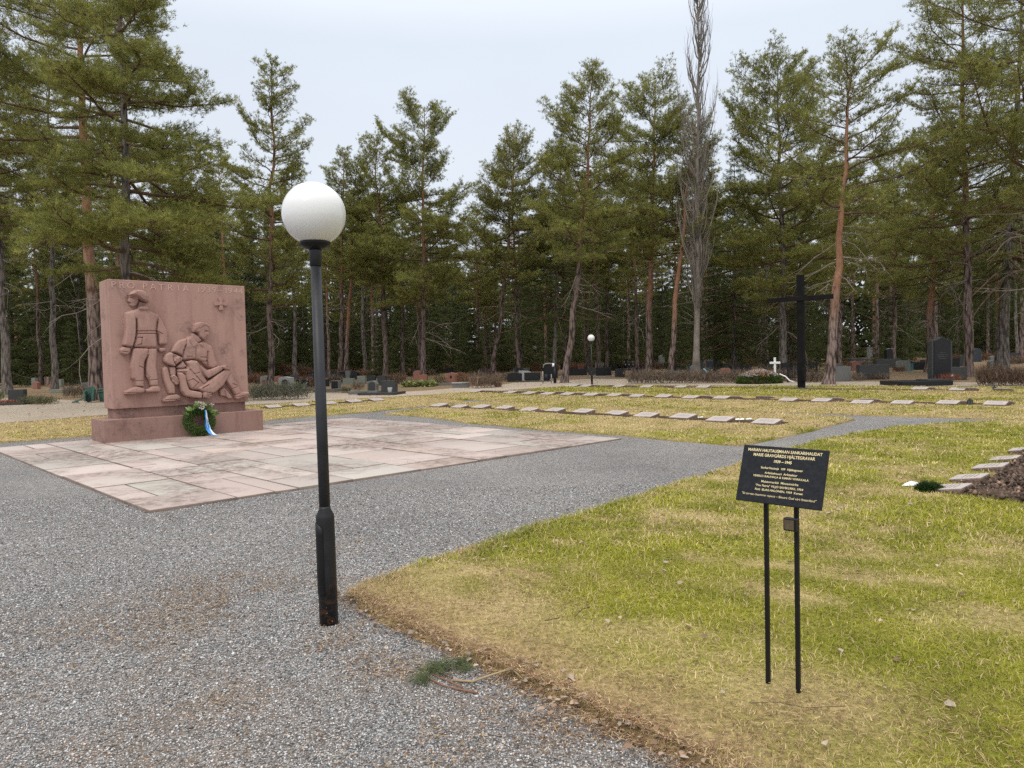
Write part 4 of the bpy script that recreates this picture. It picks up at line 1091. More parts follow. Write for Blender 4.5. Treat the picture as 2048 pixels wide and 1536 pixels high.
# ------------------------------------------------------------------ notice board on the near lawn
def mk_sign():
    pa, pb = gp(1534, 1384), gp(1595, 1403)
    c = (pa + pb) / 2
    t = thing('notice_board', 'black notice on two thin legs with gold lettering standing on the near lawn', 'sign', (c.x, c.y, c.z), R_(-45))
    # local: x along the board, y away from the reader, z up
    hw = (pb - pa).length / 2
    zb, zt, back = 0.905, 1.16, 0.095
    H = math.hypot(zt - zb, back)
    tl = math.atan2(back, zt - zb)
    W_ = 0.405
    T = Matrix.Translation((0.0, -0.03, zb)) @ Matrix.Rotation(-tl, 4, 'X')
    MB().box((0, 0, H / 2), (W_, 0.014, H), T).build('panel', M_SIGN, t, 0.002)
    MT = T @ Matrix(((1, 0, 0, 0), (0, 0, -1, -0.0078), (0, 1, 0, 0), (0, 0, 0, 1)))
    mb = MB()
    rows = [('MARIAN HAUTAUSMAAN SANKARIHAUDAT', 0.0200, 0.894, 0.462, .0004), ('MARIE GRAVG\u00c5RDS HJ\u00c4LTEGRAVAR', 0.0200, 0.810, 0.383, .0004), ('1939 \u2013 1945', 0.0180, 0.715, 0.110, .0006),
            ('Sankarihautoja  109  Hj\u00e4ltegravar', 0.0145, 0.598, 0.262, .0002), ('Arkkitehtuuri  Arkitektur', 0.0145, 0.510, 0.203, .0002), ('VEIKKO RAUHALA & ILMARI WIRKKALA', 0.0135, 0.448, 0.345, .0002),
            ('Muistomerkki  Minnesm\u00e4rke', 0.0145, 0.355, 0.230, .0002), ('"Pro Patria" VILJO SAVIKURKI, 1954', 0.0138, 0.283, 0.295, .0002), ('Risti  ELIAS HALONEN, 1959  Korset', 0.0138, 0.213, 0.295, .0002),
            ('"S\u00e4 turvaa maamme vapaus \u2013 Bevara Gud v\u00e5rt fosterland"', 0.0150, 0.118, 0.460, .0)]
    for body, size, fz, width, off in rows:
        vs, fs = text_verts(body, size, 'CENTER', 0.0, offset=off)
        xs = [v.x for v in vs]; k = 0.765 * width / (max(xs) - min(xs))
        sh = 0.18 if body.startswith('"S') else 0.0
        mb.add([MT @ Vector((v.x * k + sh * v.y, v.y + fz * H, 0.0008)) for v in vs], fs)
    mb.build('lettering', M_GOLD, t)
    for s in (-1, 1):
        mb = MB(); mb.box((s * hw, 0.012, 0.47), (0.019, 0.019, 0.98)); mb.build('leg', M_BLACKPAINT, t, 0.002)
    bx = MB(); bx.box((hw - 0.008, -0.028, 0.825), (0.060, 0.034, 0.058)); bx = bx.build('info_box', M_BLACKPAINT, t, 0.003)
    MB().box((hw - 0.010, -0.0457, 0.825), (0.044, 0.002, 0.044)).build('plate', plain('bronze_plate', (0.10, 0.075, 0.045), 0.5, 0.4, 0.3, 60), bx)
def mk_sign_mat():
    m = Mat('notice_panel', 0.45, 0.16)
    n = m.noise(55, 3, 0.6)
    drops = m.voronoi(75, 'Distance')
    m.color(m.ramp(n, [(0.3, (0.010, 0.011, 0.013)), (0.7, (0.020, 0.022, 0.026))]))
    m.rough(m.ramp(drops, [(0.1, (0.2, 0.2, 0.2)), (0.3, (0.42, 0.42, 0.42))]))
    m.bump(drops, 0.25, 0.002)
    return m.m
M_SIGN = mk_sign_mat()
mk_sign()

# ------------------------------------------------------------------ tall black cross
def mk_cross():
    p = gp(1603, 778)
    t = thing('tall_cross', 'tall slender cross of black tarred timber standing on the back lawn', 'cross', p, R_(-38))
    top = at(1602, 550, p.y).z - p.z
    za = at(1603, 597.5, p.y).z - p.z
    MB().box((0, 0, 0.02), (1.0, 0.9, 0.07)).build('foundation', M_GREYSTONE, t, 0.01)
    MB().box((0, 0, top / 2), (0.27, 0.24, top)).build('upright', M_TARWOOD, t, 0.012)
    MB().box((0, -0.135, za), (2.70, 0.06, 0.20)).build('arm', M_TARWOOD, t, 0.012)
    MB().box((0.12, -0.05, 0.62), (0.10, 0.30, 0.55)).build('bracket', M_TARWOOD, t, 0.01)
mk_cross()

# ------------------------------------------------------------------ grave tablets on the lawns
def mk_tablet(name_group):
    t = thing('grave_tablet', 'x', 'grave tablet', (0, 0, 0), 0, name_group)
    w, d, h0, h1 = 0.54, 0.44, 0.035, 0.105
    vs = [(-w / 2, -d / 2, -0.05), (w / 2, -d / 2, -0.05), (w / 2, d / 2, -0.05), (-w / 2, d / 2, -0.05), (-w / 2, -d / 2, h0), (w / 2, -d / 2, h0), (w / 2, d / 2, h1), (-w / 2, d / 2, h1)]
    MB().add(vs, [(3, 2, 1, 0), (4, 5, 6, 7), (0, 1, 5, 4), (1, 2, 6, 5), (2, 3, 7, 6), (3, 0, 4, 7)]).build('stone', M_ROUGHBACK, t, 0.012)
    a = math.atan2(h1 - h0, d)
    M = Matrix.Translation((0, 0, (h0 + h1) / 2 + 0.004)) @ Matrix.Rotation(a, 4, 'X')
    MB().box((0, 0, 0), (w - 0.016, d - 0.012, 0.016), M).build('face', M_TABLET, t, 0.004)
    # shallow engraved lines across the face
    mb = MB(); rr = random.Random(4)
    for k, z in enumerate((0.10, 0.045, -0.005, -0.06)):
        x = -0.17
        while x < 0.17:
            l = rr.uniform(0.012, 0.03); mb.box((x, z, 0.0085), (l * 0.7, 0.020, 0.002), M); x += l + 0.006
    mb.build('inscription', plain('engraving', (0.24, 0.205, 0.19), 0.9), t)
    return t
ORD = ['first', 'second', 'third', 'fourth', 'fifth', 'sixth', 'seventh', 'eighth', 'ninth', 'tenth', 'eleventh', 'twelfth', 'thirteenth', 'fourteenth', 'fifteenth', 'sixteenth', 'seventeenth', 'eighteenth', 'nineteenth', 'twentieth']
_tab = [None]
def tablets(pts, rz, label, group, jig=3, size=1.0):
    rr = random.Random(len(label))
    pts = sorted(pts)
    for i, (px, py) in enumerate(pts):
        p = gp(px, py)
        loc = (p.x, p.y, tz(p.y) + LAWN_Z - 0.012 + rr.uniform(-0.012, 0.012))
        lab = label % ORD[i]
        a = R_(rz + rr.uniform(-jig, jig))
        k = size * rr.uniform(0.94, 1.05)
        if _tab[0] is None:
            _tab[0] = mk_tablet(group); o = _tab[0]
            o.location, o.rotation_euler, o['label'] = loc, (0, 0, a), lab
        else:
            o = copy_thing(_tab[0], loc, a, k, lab, group)
ROW1 = [(878, 816), (919, 817.5), (962, 819), (1009, 820.5), (1058, 824.5), (1110, 826), (1166, 828), (1232, 832), (1292, 836.5), (1366, 840.5), (1440, 845.5), (1533, 851.5)]
ROW2L = [(951, 786), (1020, 788), (1058, 790.5), (1095, 791.5), (1134, 792.5), (1181, 794), (1228, 795), (1273, 796.5), (1327, 797.5), (1381, 799), (1443, 800.5), (1576, 804.5), (1643, 806.5), (1723, 810), (1804, 811), (1896, 812), (1991, 813.5)]
ROW2D = [(981, 786), (1012, 787), (1049, 787.5), (1087, 788), (1126, 789), (1164, 791.5), (1208, 792.5), (1253, 794), (1409, 798), (1467, 799.5), (1531, 799.5), (1669, 803), (1742, 805), (1916, 809.5), (2004, 810.5)]
ROW3L = [(1144, 775), (1170, 775.3), (1238, 776), (1293, 776.5), (1362, 777.5), (1406, 778), (1840, 782), (1915, 783.5)]
ROW3D = [(1161, 774), (1190, 774.5), (1231, 775), (1262, 775.5), (1342, 777), (1385, 777), (1855, 781), (1938, 783), (2008, 784)]
ROWL = [(547, 818), (603, 814.5), (659, 811), (708, 807), (754, 803.5)]
ROWR = [(1898, 989), (1938, 967), (1981, 944), (2010, 926), (2045, 909)]
tablets(ROW1, -45.5, 'pale flat granite tablet in the nearest lawn row, %s from the left end', 'tablets in the nearest lawn row')
tablets(ROW2L, -45.5, 'pale flat tablet in the middle double row, %s from the left', 'flat tablets of the middle row')
tablets(ROW2D, 134.5, 'dark rough-backed tablet in the middle double row, %s from the left', 'rough-backed tablets of the middle row')
tablets(ROW3L, -45.5, 'thin pale tablet in the farthest lawn row, %s from the left', 'flat tablets of the farthest row')
tablets(ROW3D, 134.5, 'dark-backed tablet in the farthest lawn row, %s from the left', 'rough-backed tablets of the farthest row')
tablets(ROWL, 44.5, 'pale tablet in the lawn strip behind the monument, %s from the plinth', 'tablets behind the monument')
tablets(ROWR, -135.5, 'grey tilted tablet beside the dark soil bed, %s from the fir tuft', 'tablets beside the soil bed', 3, 0.78)

def soil_strip(pts, off, wid, d1, d2, seed):
    pts = sorted(pts)
    a, b = gp(*pts[0]).xy, gp(*pts[-1]).xy
    n = Vector((d2.x, d2.y))
    ln = Vector((d1.x, d1.y))
    poly = [a + n * off - ln * 0.3, b + n * off + ln * 0.3, b + n * (off + wid) + ln * 0.3, a + n * (off + wid) - ln * 0.3]
    BEDS.append([tuple(p) for p in poly])
    tag(sheet('soil_bed', [tuple(p) for p in poly], M_SOIL, 0.062, 0.5, 0.25, 0.04, 0.014, 0.05, None, 0.03, seed), 'narrow strip of dark earth along a row of tablets')
soil_strip(ROW1, 0.02, 0.42, -BX, AX, 31)
soil_strip(ROW2L, 0.04, 0.44, -BX, AX, 32)
soil_strip(ROW3L, 0.04, 0.44, -BX, AX, 33)
soil_strip(ROWL, 0.02, 0.42, AX, BX, 34)
bed_poly = W([(2052, 905), (2035, 925), (2005, 950), (1968, 975), (1925, 996), (1940, 1001), (1990, 1008), (2052, 1015), (2150, 1028), (2200, 940)])
BEDS.append(bed_poly)
tag(sheet('soil_bed', bed_poly, M_SOIL, 0.055, 0.12, 0.1, 0.02, 0.02, 0.06, None, 0.07, 35), 'bed of dark crumbly earth beside grey tablets')

def mk_clods():
    r = np.random.default_rng(9)
    x, y = scatter(bed_poly, 420, r, 3, 20)
    n = len(x); s = r.uniform(0.012, 0.035, n)
    oct_ = np.array([(1, 0, 0), (-1, 0, 0), (0, 1, 0), (0, -1, 0), (0, 0, 1), (0, 0, -1)], float)
    tri = np.array([(0, 2, 4), (2, 1, 4), (1, 3, 4), (3, 0, 4), (2, 0, 5), (1, 2, 5), (3, 1, 5), (0, 3, 5)])
    A = oct_[None] * s[:, None, None] * r.uniform(0.6, 1.3, (n, 6, 3)) + np.stack([x, y, np.full(n, 0.085)], -1)[:, None]
    c = np.array([0.085, 0.06, 0.045]) * r.uniform(0.4, 1.8, (n, 1)); c = np.where((r.random(n) < 0.12)[:, None], c * np.array([2.4, 2.2, 2.0]), c)
    tag(np_obj('rubble', A.reshape(-1, 3), (np.arange(n)[:, None, None] * 6 + tri[None]).reshape(-1, 3), M_TWIG, None, np.repeat(c, 6, 0)), 'dark clods and litter on the soil bed', None, kind='stuff')
mk_clods()

def mk_fir_tuft():
    r = np.random.default_rng(14)
    p = gp(1858, 990)
    t = thing('fir_tuft', 'small dark green fir posy lying by the lowest grey tablet near the soil bed', 'plant', (p.x, p.y, p.z + 0.05))
    N = 900
    D = r.normal(size=(N, 3)); D[:, 2] = np.abs(D[:, 2]) * 0.7; D /= np.linalg.norm(D, axis=1, keepdims=True)
    P = D * np.array([0.14, 0.10, 0.085]) * r.uniform(0.2, 1, (N, 1))
    V, T, C = needles(P, D, np.array([0.035, 0.065, 0.02]) * r.uniform(0.5, 1.6, (N, 1)), 5, 0.05, 0.008, 0.6, r, 0.006)
    np_obj('sprigs', V, T, M_NEEDLE, t, C)
    mb = MB()
    for k in range(7): mb.tube([(0, 0, 0), (0.1 * math.cos(k), 0.07 * math.sin(k), 0.05)], 0.005, 5)
    mb.build('stem', M_LIMB, t)
    q = gp(1822, 980)
    mb = MB()
    mb.add([(-0.13, -0.03, 0.0), (0.10, -0.04, 0.005), (0.12, 0.05, 0.02), (0.02, 0.06, 0.035), (-0.06, 0.02, 0.02), (0.0, 0.0, 0.05)], [(0, 1, 5), (1, 2, 5), (2, 3, 5), (3, 4, 5), (4, 0, 5)])
    o = mb.build('ribbon_card', M_WHITE)
    o.location = (q.x, q.y, q.z + 0.055)
    tag(o, 'crumpled white card lying on the grass beside the fir posy', 'card')
mk_fir_tuft()
for px, py, k, lab in ((1397, 840, 1.0, 'white scrap of paper on the earth between the tenth and eleventh near tablets'), (1487, 844, 1.5, 'largest white scrap of paper on the earth beside the last near tablet')):
    p = gp(px, py); mb = MB(); rr = random.Random(px)
    for _ in range(3):
        x, y = rr.uniform(-0.12, 0.12), rr.uniform(-0.05, 0.05)
        mb.add([(x - 0.05, y - 0.02, 0.0), (x + 0.04, y - 0.02, 0.005), (x + 0.05, y + 0.03, 0.02), (x - 0.03, y + 0.03, 0.01), (x, y, 0.022)], [(0, 1, 4), (1, 2, 4), (2, 3, 4), (3, 0, 4)])
    o = mb.build('paper_scrap', M_WHITE); o.location = (p.x, p.y, p.z + 0.06); o.scale = (k, k, k)
    tag(o, lab, 'paper scrap')

# ------------------------------------------------------------------ lanterns
def mk_lantern(px, py, h, label, first=[None]):
    p = gp(px, py)
    if first[0] is not None:
        return copy_thing(first[0], (p.x, p.y, p.z + LAWN_Z), 0.5, h / 0.375, label, 'grave lanterns')
    t = thing('grave_lantern', label, 'lantern', (p.x, p.y, p.z + LAWN_Z), 0.3, 'grave lanterns')
    mb = MB(); mb.box((0, 0, 0.015), (0.2, 0.2, 0.03))
    for sx in (-1, 1):
        for sy in (-1, 1): mb.box((sx * 0.085, sy * 0.085, 0.13), (0.018, 0.018, 0.2))
    mb.build('frame', M_BLACKPAINT, t)
    MB().box((0, 0, 0.13), (0.15, 0.15, 0.19)).build('glass', plain('lantern_glass', (0.10, 0.13, 0.14), 0.1, 0.6), t)
    MB().box((0, 0, 0.265), (0.21, 0.21, 0.07), top=(0.3, 0.3)).tube([(0, 0, 0.30), (0, 0, 0.33)], 0.03, 8).build('roof', M_BLACKPAINT, t)
    MB().tube([(-0.05, 0, 0.32), (-0.045, 0, 0.36), (0, 0, 0.375), (0.045, 0, 0.36), (0.05, 0, 0.32)], 0.008, 6).build('handle', M_BLACKPAINT, t)
    first[0] = t
    t.scale = (h / 0.375,) * 3
    return t
mk_lantern(1940, 812, 0.20, 'black grave lantern standing between two rough-backed tablets of the middle row')
mk_lantern(1989, 783, 0.19, 'black grave lantern in the farthest tablet row, beyond the big black headstone')
mk_lantern(47, 803, 0.50, 'largest grave lantern, beside the dark slab headstone on the sandy ground')

# ------------------------------------------------------------------ hedges and shrubs of bare twigs
def hedge(x0, y0, x1, y1, hpx, thick, label, tone=(0.115, 0.075, 0.05), dens=420, cat='hedge', name='hedge', far=75, green=0.0, seed=0):
    r = np.random.default_rng(int(x0 * 7 + y0 + seed))
    a, b = gp(x0, y0, far=far), gp(x1, y1, far=far)
    L = (b - a).length
    u = (b - a) / L; n = Vector((-u.y, u.x, 0))
    D = (a.y + b.y) / 2
    Hh = max(0.35, at((x0 + x1) / 2, (y0 + y1) / 2 - hpx, D).z - tz(D))
    N = int(L * dens * (0.5 + thick * 0.6))
    s, c = r.uniform(0, L, N), r.normal(0, thick * 0.28, N)
    top = Hh * (0.78 + 0.30 * vnoise(s, c * 0, 0.9, int(x0) % 9))
    zz = r.uniform(0, 0.55, N) * top
    P = np.stack([s - L / 2, c, zz], -1)
    Dv = np.stack([r.normal(0, 0.38, N), r.normal(0, 0.38, N), np.ones(N)], -1); Dv /= np.linalg.norm(Dv, axis=1, keepdims=True)
    ln = np.minimum(r.uniform(0.25, 0.6, N) * top, top - zz + 0.05)
    wd = 0.0042 * (D / 22) ** 0.75 + 0.004
    sd = np.cross(Dv, r.normal(size=(N, 3))); sd /= np.linalg.norm(sd, axis=1, keepdims=True)
    base = np.array(tone) * r.uniform(0.45, 1.75, (N, 1))
    V = [np.stack([P - sd * wd, P + sd * wd, P + Dv * ln[:, None]], 1).reshape(-1, 3)]; C = [np.repeat(base, 3, 0)]
    tipP = P + Dv * (ln * r.uniform(0.4, 0.95, N))[:, None]
    V2, _, C2 = needles(tipP, Dv, base * 1.15, 2, 0.16 + 0.1 * Hh, wd * 1.2, 0.7, r, 0.02)
    V.append(V2); C.append(C2)
    if green:
        k = r.random(N) < green
        V3, _, C3 = needles(tipP[k], Dv[k], np.array([0.09, 0.11, 0.05]) * r.uniform(0.6, 1.4, (k.sum(), 1)), 4, 0.06, 0.035, 0.9, r, 0.05)
        V.append(V3); C.append(C3)
    V, C = np.concatenate(V), np.concatenate(C)
    V[:, 2] = np.maximum(V[:, 2], -0.02)
    o = np_obj(name, V, np.arange(len(V)).reshape(-1, 3), M_TWIG, None, C)
    m = (a + b) / 2
    o.location = (m.x, m.y, tz(m.y) - 0.02); o.rotation_euler = (0, 0, math.atan2(u.y, u.x))
    tag(o, label, cat, 'bare hedges between the graves')
RED = (0.135, 0.075, 0.048); GRY = (0.125, 0.095, 0.07)
for h in [
    (1255, 766, 1500, 765, 31, 1.0, 'long brown bare hedge in front of the blue-grey tomb, left of the white cross', GRY),
    (1500, 762, 1590, 760, 26, 0.9, 'short dark bare hedge behind the flower mound and the white cross', GRY),
    (1955, 770, 2110, 770, 46, 1.3, 'dense brown bare hedge at the right edge beside the big black headstone', (0.10, 0.065, 0.045), 520),
    (500, 799, 612, 797, 36, 1.1, 'grey-green leafy shrub hedge just right of the monument', (0.12, 0.115, 0.09), 330, 'shrub', 'shrub', 75, 0.5),
    (498, 768, 532, 766, 22, 0.8, 'reddish bare hedge behind the leafy shrub right of the monument', RED),
    (572, 755, 640, 753, 13, 0.8, 'low reddish hedge behind the white framed gravestone', RED),
    (596, 779, 634, 777, 27, 0.8, 'brown hedge directly left of the near lamp pole among the graves', RED),
    (655, 753, 690, 752, 15, 0.8, 'low reddish hedge at the foot of the twin pine trunks', RED),
    (655, 768, 688, 767, 19, 0.7, 'brown hedge behind the dark square stone right of the near lamp pole', GRY),
    (696, 757, 760, 755, 16, 0.8, 'reddish hedge between the leaning pine and the white headstone', RED),
    (765, 768, 810, 767, 26, 0.9, 'brown trimmed hedge end behind the wide grey stone with a vase', (0.12, 0.08, 0.052)),
    (815, 752, 870, 751, 13, 0.8, 'low brown hedge beneath the straight pine left of the clearing', GRY),
    (868, 770, 892, 769, 24, 0.7, 'straw-brown hedge directly left of the red gabled headstone', (0.17, 0.125, 0.075)),
    (915, 768, 940, 767, 24, 0.7, 'orange-brown hedge directly right of the red gabled headstone', (0.17, 0.095, 0.055)),
    (942, 776, 998, 773, 34, 1.0, 'broad bushy brown hedge at the sandy path, right of the low stone walls', (0.15, 0.105, 0.075)),
    (885, 742, 962, 740, 14, 0.8, 'long low reddish hedge behind the black rounded stone', RED),
    (998, 762, 1034, 762, 22, 0.8, 'brown hedge patch left of the black slab and tap', GRY),
    (1000, 744, 1118, 742, 16, 0.9, 'long reddish hedge behind the water tap', RED),
    (1138, 736, 1198, 735, 11, 0.8, 'low red-brown hedge behind the winged black tomb', RED),
    (1188, 736, 1262, 734, 14, 0.8, 'red-brown hedge behind the three round cans', RED),
    (1262, 740, 1356, 738, 17, 0.9, 'brown hedge between the thick pine and the leaning orange pine', GRY),
    (18, 768, 62, 767, 17, 0.8, 'dark brown hedge at the left edge behind the pale grey trunk', GRY),
    (128, 795, 182, 793, 28, 0.9, 'bare brown bush left of the monument by the green cart', GRY, 300, 'shrub', 'shrub'),
    (56, 806, 96, 808, 10, 0.9, 'low spreading green-brown bush beside the dark slab headstone', (0.11, 0.10, 0.055), 300, 'shrub', 'shrub', 75, 0.3),
    (-14, 800, 8, 799, 18, 0.8, 'small green bush cut by the left picture edge', (0.10, 0.11, 0.05), 300, 'shrub', 'shrub', 75, 0.4),
    (1706, 762, 1722, 761, 18, 0.6, 'thin bare bush between the grey concrete slab and the dark wide tomb', GRY, 260, 'shrub', 'shrub'),
    (1728, 758, 1776, 758, 12, 0.5, 'low bare bush in front of the dark wide tomb', GRY, 260, 'shrub', 'shrub'),
    (1785, 743, 1808, 743, 9, 0.7, 'small round rust-coloured bush on the grass right of the tall dark stele', RED, 300, 'shrub', 'shrub'),
    (1455, 732, 1530, 731, 16, 0.9, 'reddish hedge behind and left of the white cross', RED),
    (1600, 764, 1650, 763, 24, 0.5, 'bare hedge behind the iron railing at the foot of the black cross', GRY),
    (706, 779, 727, 778, 14, 0.6, 'small grey twiggy bush left of the rounded grey headstone', GRY, 280, 'shrub', 'shrub'),
    (683, 785, 702, 784, 7, 0.6, 'very low sprawling bush right of the dark square stone', (0.11, 0.11, 0.07), 280, 'shrub', 'shrub', 75, 0.3),
]: hedge(*h)
_rh = random.Random(3)
for i in range(30):                                           # more of the same, deep among the graves
    zone, lo, hi = ((0, -5, 185), (1, 505, 620), (1, 660, 1000), (1, 660, 1000), (2, 1130, 1380), (2, 1130, 1380), (3, 1650, 1840), (3, 1900, 2060))[i % 8]
    x0 = _rh.uniform(lo, hi - 40); w = _rh.uniform(45, 120); y = _rh.uniform(735, 752) - 0.016 * (x0 - 700)
    hedge(x0, y + 1, min(x0 + w, hi + 20), y, _rh.uniform(11, 17), 0.8, 'low bare hedge deep among the graves ' + ('left of the monument', 'between the monument and the far lamp post', 'between the far lamp post and the black cross', 'right of the black cross')[zone], RED if i % 3 else GRY, 300, seed=i)

# ------------------------------------------------------------------ headstones
OUT = {
    'block': [(-.5, 0), (.5, 0), (.5, 1), (-.5, 1)],
    'round': [(-.5, 0), (.5, 0), (.5, .80), (.40, .92), (.22, .985), (0, 1), (-.22, .985), (-.40, .92), (-.5, .80)],
    'gable': [(-.5, 0), (.5, 0), (.49, .90), (.20, .955), (.0, 1), (-.20, .955), (-.49, .90)],
    'rough': [(-.48, 0), (.5, 0), (.47, .45), (.5, .72), (.36, .93), (.1, 1), (-.25, .96), (-.46, .82), (-.5, .4)],
    'slope': [(-.5, 0), (.5, 0), (.5, .85), (.2, .95), (-.5, 1)],
    'taper': [(-.5, 0), (.5, 0), (.40, .94), (0, 1), (-.40, .94)],
}
def headstone(kind, px, py, w, h, mat, label, yaw=0.0, thick=0.2, kerb=None, wings=None, base=None, insert=None, far=72, group='headstones of the old cemetery'):
    p = gp(px, py, far=far)
    D = p.y
    wid = w * D / F_PX
    hh = at(px, py - h, D).z - tz(D)
    t = thing('headstone', label, 'gravestone', (p.x, D + thick / 2, tz(D) - 0.03), R_(yaw), group)
    b0 = 0.0
    if base:
        b0 = base[1]
        MB().box((0, 0, b0 / 2), (wid * base[0], thick * 1.8, b0)).build('base', base[2], t, 0.01)
    MB().prism([(x * wid, b0 + z * (hh - b0)) for x, z in OUT[kind]], -thick / 2, thick / 2).build('stone', mat, t, 0.012)
    if insert:                                    # a polished or darker field on the face
        MB().prism([(x * wid * insert[0], b0 + (hh - b0) * (insert[2] + z * insert[1])) for x, z in OUT[insert[4] if len(insert) > 4 else 'block']], -thick / 2 - 0.012, -thick / 2 + 0.01).build('face_plate', insert[3], t)
    if wings:
        for s in (-1, 1):
            MB().box((s * wid * (0.5 + wings[0] / 2 - 0.002), 0.01, hh * wings[1] / 2), (wid * wings[0], thick * 0.9, hh * wings[1])).build('wing', wings[2], t, 0.01)
    if kerb:
        kw, kd, kh, km = kerb
        mb = MB()
        for s in (-1, 1): mb.box((s * (kw / 2 - 0.06), -kd / 2 - thick / 2 - 0.01, kh / 2), (0.12, kd, kh))
        mb.box((0, -kd - thick / 2 - 0.075, kh / 2), (kw, 0.12, kh))
        mb.build('kerb', km, t, 0.008)
    return t
HS = headstone
HS('block', 30, 806, 28, 28, M_DKSTONE, 'dark grey slab headstone alone on the sandy ground at the left edge', 14, 0.42, (1.7, 1.3, 0.10, M_DKSTONE))
HS('block', 71, 770, 17, 15, M_BLKSTONE, 'low black block headstone left of the small pink one', 4, 0.25)
HS('block', 94, 770, 12, 17, M_PINKSTONE, 'small upright pink granite headstone left of the monument', -20, 0.35, base=(1.2, 0.12, M_PINKSTONE))
HS('block', 119, 773, 11, 15, M_GREENSTONE, 'small grey-green headstone behind the terracotta planter', -18, 0.3)
HS('block', 118, 785, 36, 7, M_GREENSTONE, 'long flat mossy tomb slab beside the bare bush', 6, 0.9)
HS('block', 168, 759, 10, 12, M_BLKSTONE, 'tiny black stone peeping out left of the pine behind the monument', 0, 0.2)
HS('block', 163, 768, 38, 9, M_DKSTONE, 'long low dark grey tomb wall behind the bare bush', 3, 0.3)
HS('taper', 138, 755, 6, 15, M_BLKSTONE, 'narrow black obelisk with a pale cap', 0, 0.25, insert=(0.8, 0.06, 0.94, M_LTSTONE))
HS('gable', 571, 783, 27, 31, M_LTSTONE, 'whitish framed gravestone with a dark arched niche behind the leafy shrub', -8, 0.4, insert=(0.46, 0.72, 0.06, M_DKSTONE, 'round'), base=(1.25, 0.15, M_GREYSTONE))
HS('block', 604, 781, 24, 23, M_BLKSTONE, 'dark wide headstone right beside the whitish framed gravestone', -10, 0.3, base=(1.25, 0.18, M_GREYSTONE))
HS('block', 588, 763, 16, 14, M_DKSTONE, 'dark brown headstone half hidden behind the whitish framed one', 0, 0.25)
HS('block', 671, 780, 17, 20, M_GREYSTONE, 'square headstone with dark brown face just right of the near lamp pole', -14, 0.3, (1.3, 1.1, 0.14, M_GREYSTONE), insert=(0.82, 0.86, 0.08, M_BLKSTONE))
HS('block', 696, 767, 9, 26, M_GREYSTONE, 'narrow grey stele with a black box on its shoulder', -10, 0.25, wings=(0.55, 0.72, M_BLKSTONE))
HS('block', 723, 767, 17, 16, M_GREENSTONE, 'pale brown square headstone behind the small twiggy bush', -10, 0.3)
HS('rough', 745, 785, 21, 25, M_GREYSTONE, 'rounded rough-edged grey headstone with a polished dark face', -12, 0.32, (1.5, 1.0, 0.16, M_GREYSTONE), insert=(0.72, 0.85, 0.06, M_DKSTONE, 'rough'))
HS('block', 627, 753, 13, 11, M_BLKSTONE, 'small black headstone half behind the near lamp pole', 0, 0.25)
HS('block', 778, 786, 30, 26, M_DKSTONE, 'wide dark grey headstone with a vase at the bend of the sandy path', -16, 0.35, (1.9, 1.2, 0.12, M_DKSTONE))
HS('round', 758, 753, 12, 10, M_LTSTONE, 'small whitish rounded headstone above the brown hedge', -20, 0.3)
HS('block', 807, 749, 14, 9, M_BLUESTONE, 'low blue-grey headstone beside the red-brown one', 0, 0.25)
HS('block', 817, 747, 10, 15, M_REDSTONE, 'red-brown headstone left of the straight pine trunk', 0, 0.25)
HS('round', 846, 763, 17, 15, M_REDSTONE, 'red-brown rounded headstone behind the leafy ground cover', -6, 0.3)
HS('gable', 903, 768, 25, 24, M_REDSTONE, 'red granite headstone with a low gable and a black lantern emblem', -10, 0.35, (2.0, 1.1, 0.14, M_GREYSTONE), insert=(0.16, 0.22, 0.52, M_BLKSTONE))
HS('round', 876, 741, 8, 19, M_BLKSTONE, 'tall black rounded headstone beyond the red gabled one', -25, 0.4)
HS('block', 975, 739, 10, 12, M_BLKSTONE, 'black headstone glimpsed between two pine trunks', 0, 0.3)
HS('block', 997, 773, 12, 9, M_REDSTONE, 'low red kerb stone at the end of the bushy brown hedge', 0, 0.35)
HS('block', 1065, 762, 32, 18, M_BLKSTONE, 'wide black polished headstone left of the water tap', 4, 0.3, (2.2, 0.9, 0.08, M_DKSTONE), base=(0.8, 0.08, M_DKSTONE))
HS('slope', 1050, 760, 24, 20, M_LTSTONE, 'pale grey sloping stone behind the wide black headstone', 5, 0.25)
HS('block', 1156, 750, 25, 13, M_BLKSTONE, 'low black tomb with taller side blocks right of the bare-barked near pine', 0, 0.3, wings=(0.22, 1.3, M_BLKSTONE))
HS('round', 1185, 749, 15, 15, M_DKSTONE, 'dark headstone half behind the far lamp post', 0, 0.3)
HS('block', 1208, 752, 30, 18, M_BLKSTONE, 'black headstone with faint gold writing right of the far lamp post', 3, 0.3, (2.4, 0.8, 0.06, M_LTSTONE))
HS('slope', 1222, 741, 30, 10, M_BLKSTONE, 'black tomb behind the one with faint gold writing', 0, 0.3)
HS('block', 1241, 753, 20, 16, M_DKSTONE, 'dark headstone below the three round cans', 0, 0.3)
HS('block', 1412, 738, 62, 17, M_BLUESTONE, 'very wide blue-grey tomb behind the bare poplar', 2, 0.5, wings=(0.35, 0.62, M_BLUESTONE))
HS('gable', 1324, 722, 11, 13, M_GREENSTONE, 'small mossy headstone with a pointed top behind the hedge', 0, 0.5)
HS('block', 1682, 762, 42, 30, M_GREYSTONE, 'plain grey concrete slab tomb right behind the orange-barked pine', 3, 0.3)
HS('round', 1681, 728, 13, 19, M_BLKSTONE, 'black rounded headstone beyond the grey concrete slab', 0, 0.3)
HS('block', 1741, 730, 9, 36, M_LTSTONE, 'tall narrow whitish stele among the graves right of the black cross', 0, 0.3)
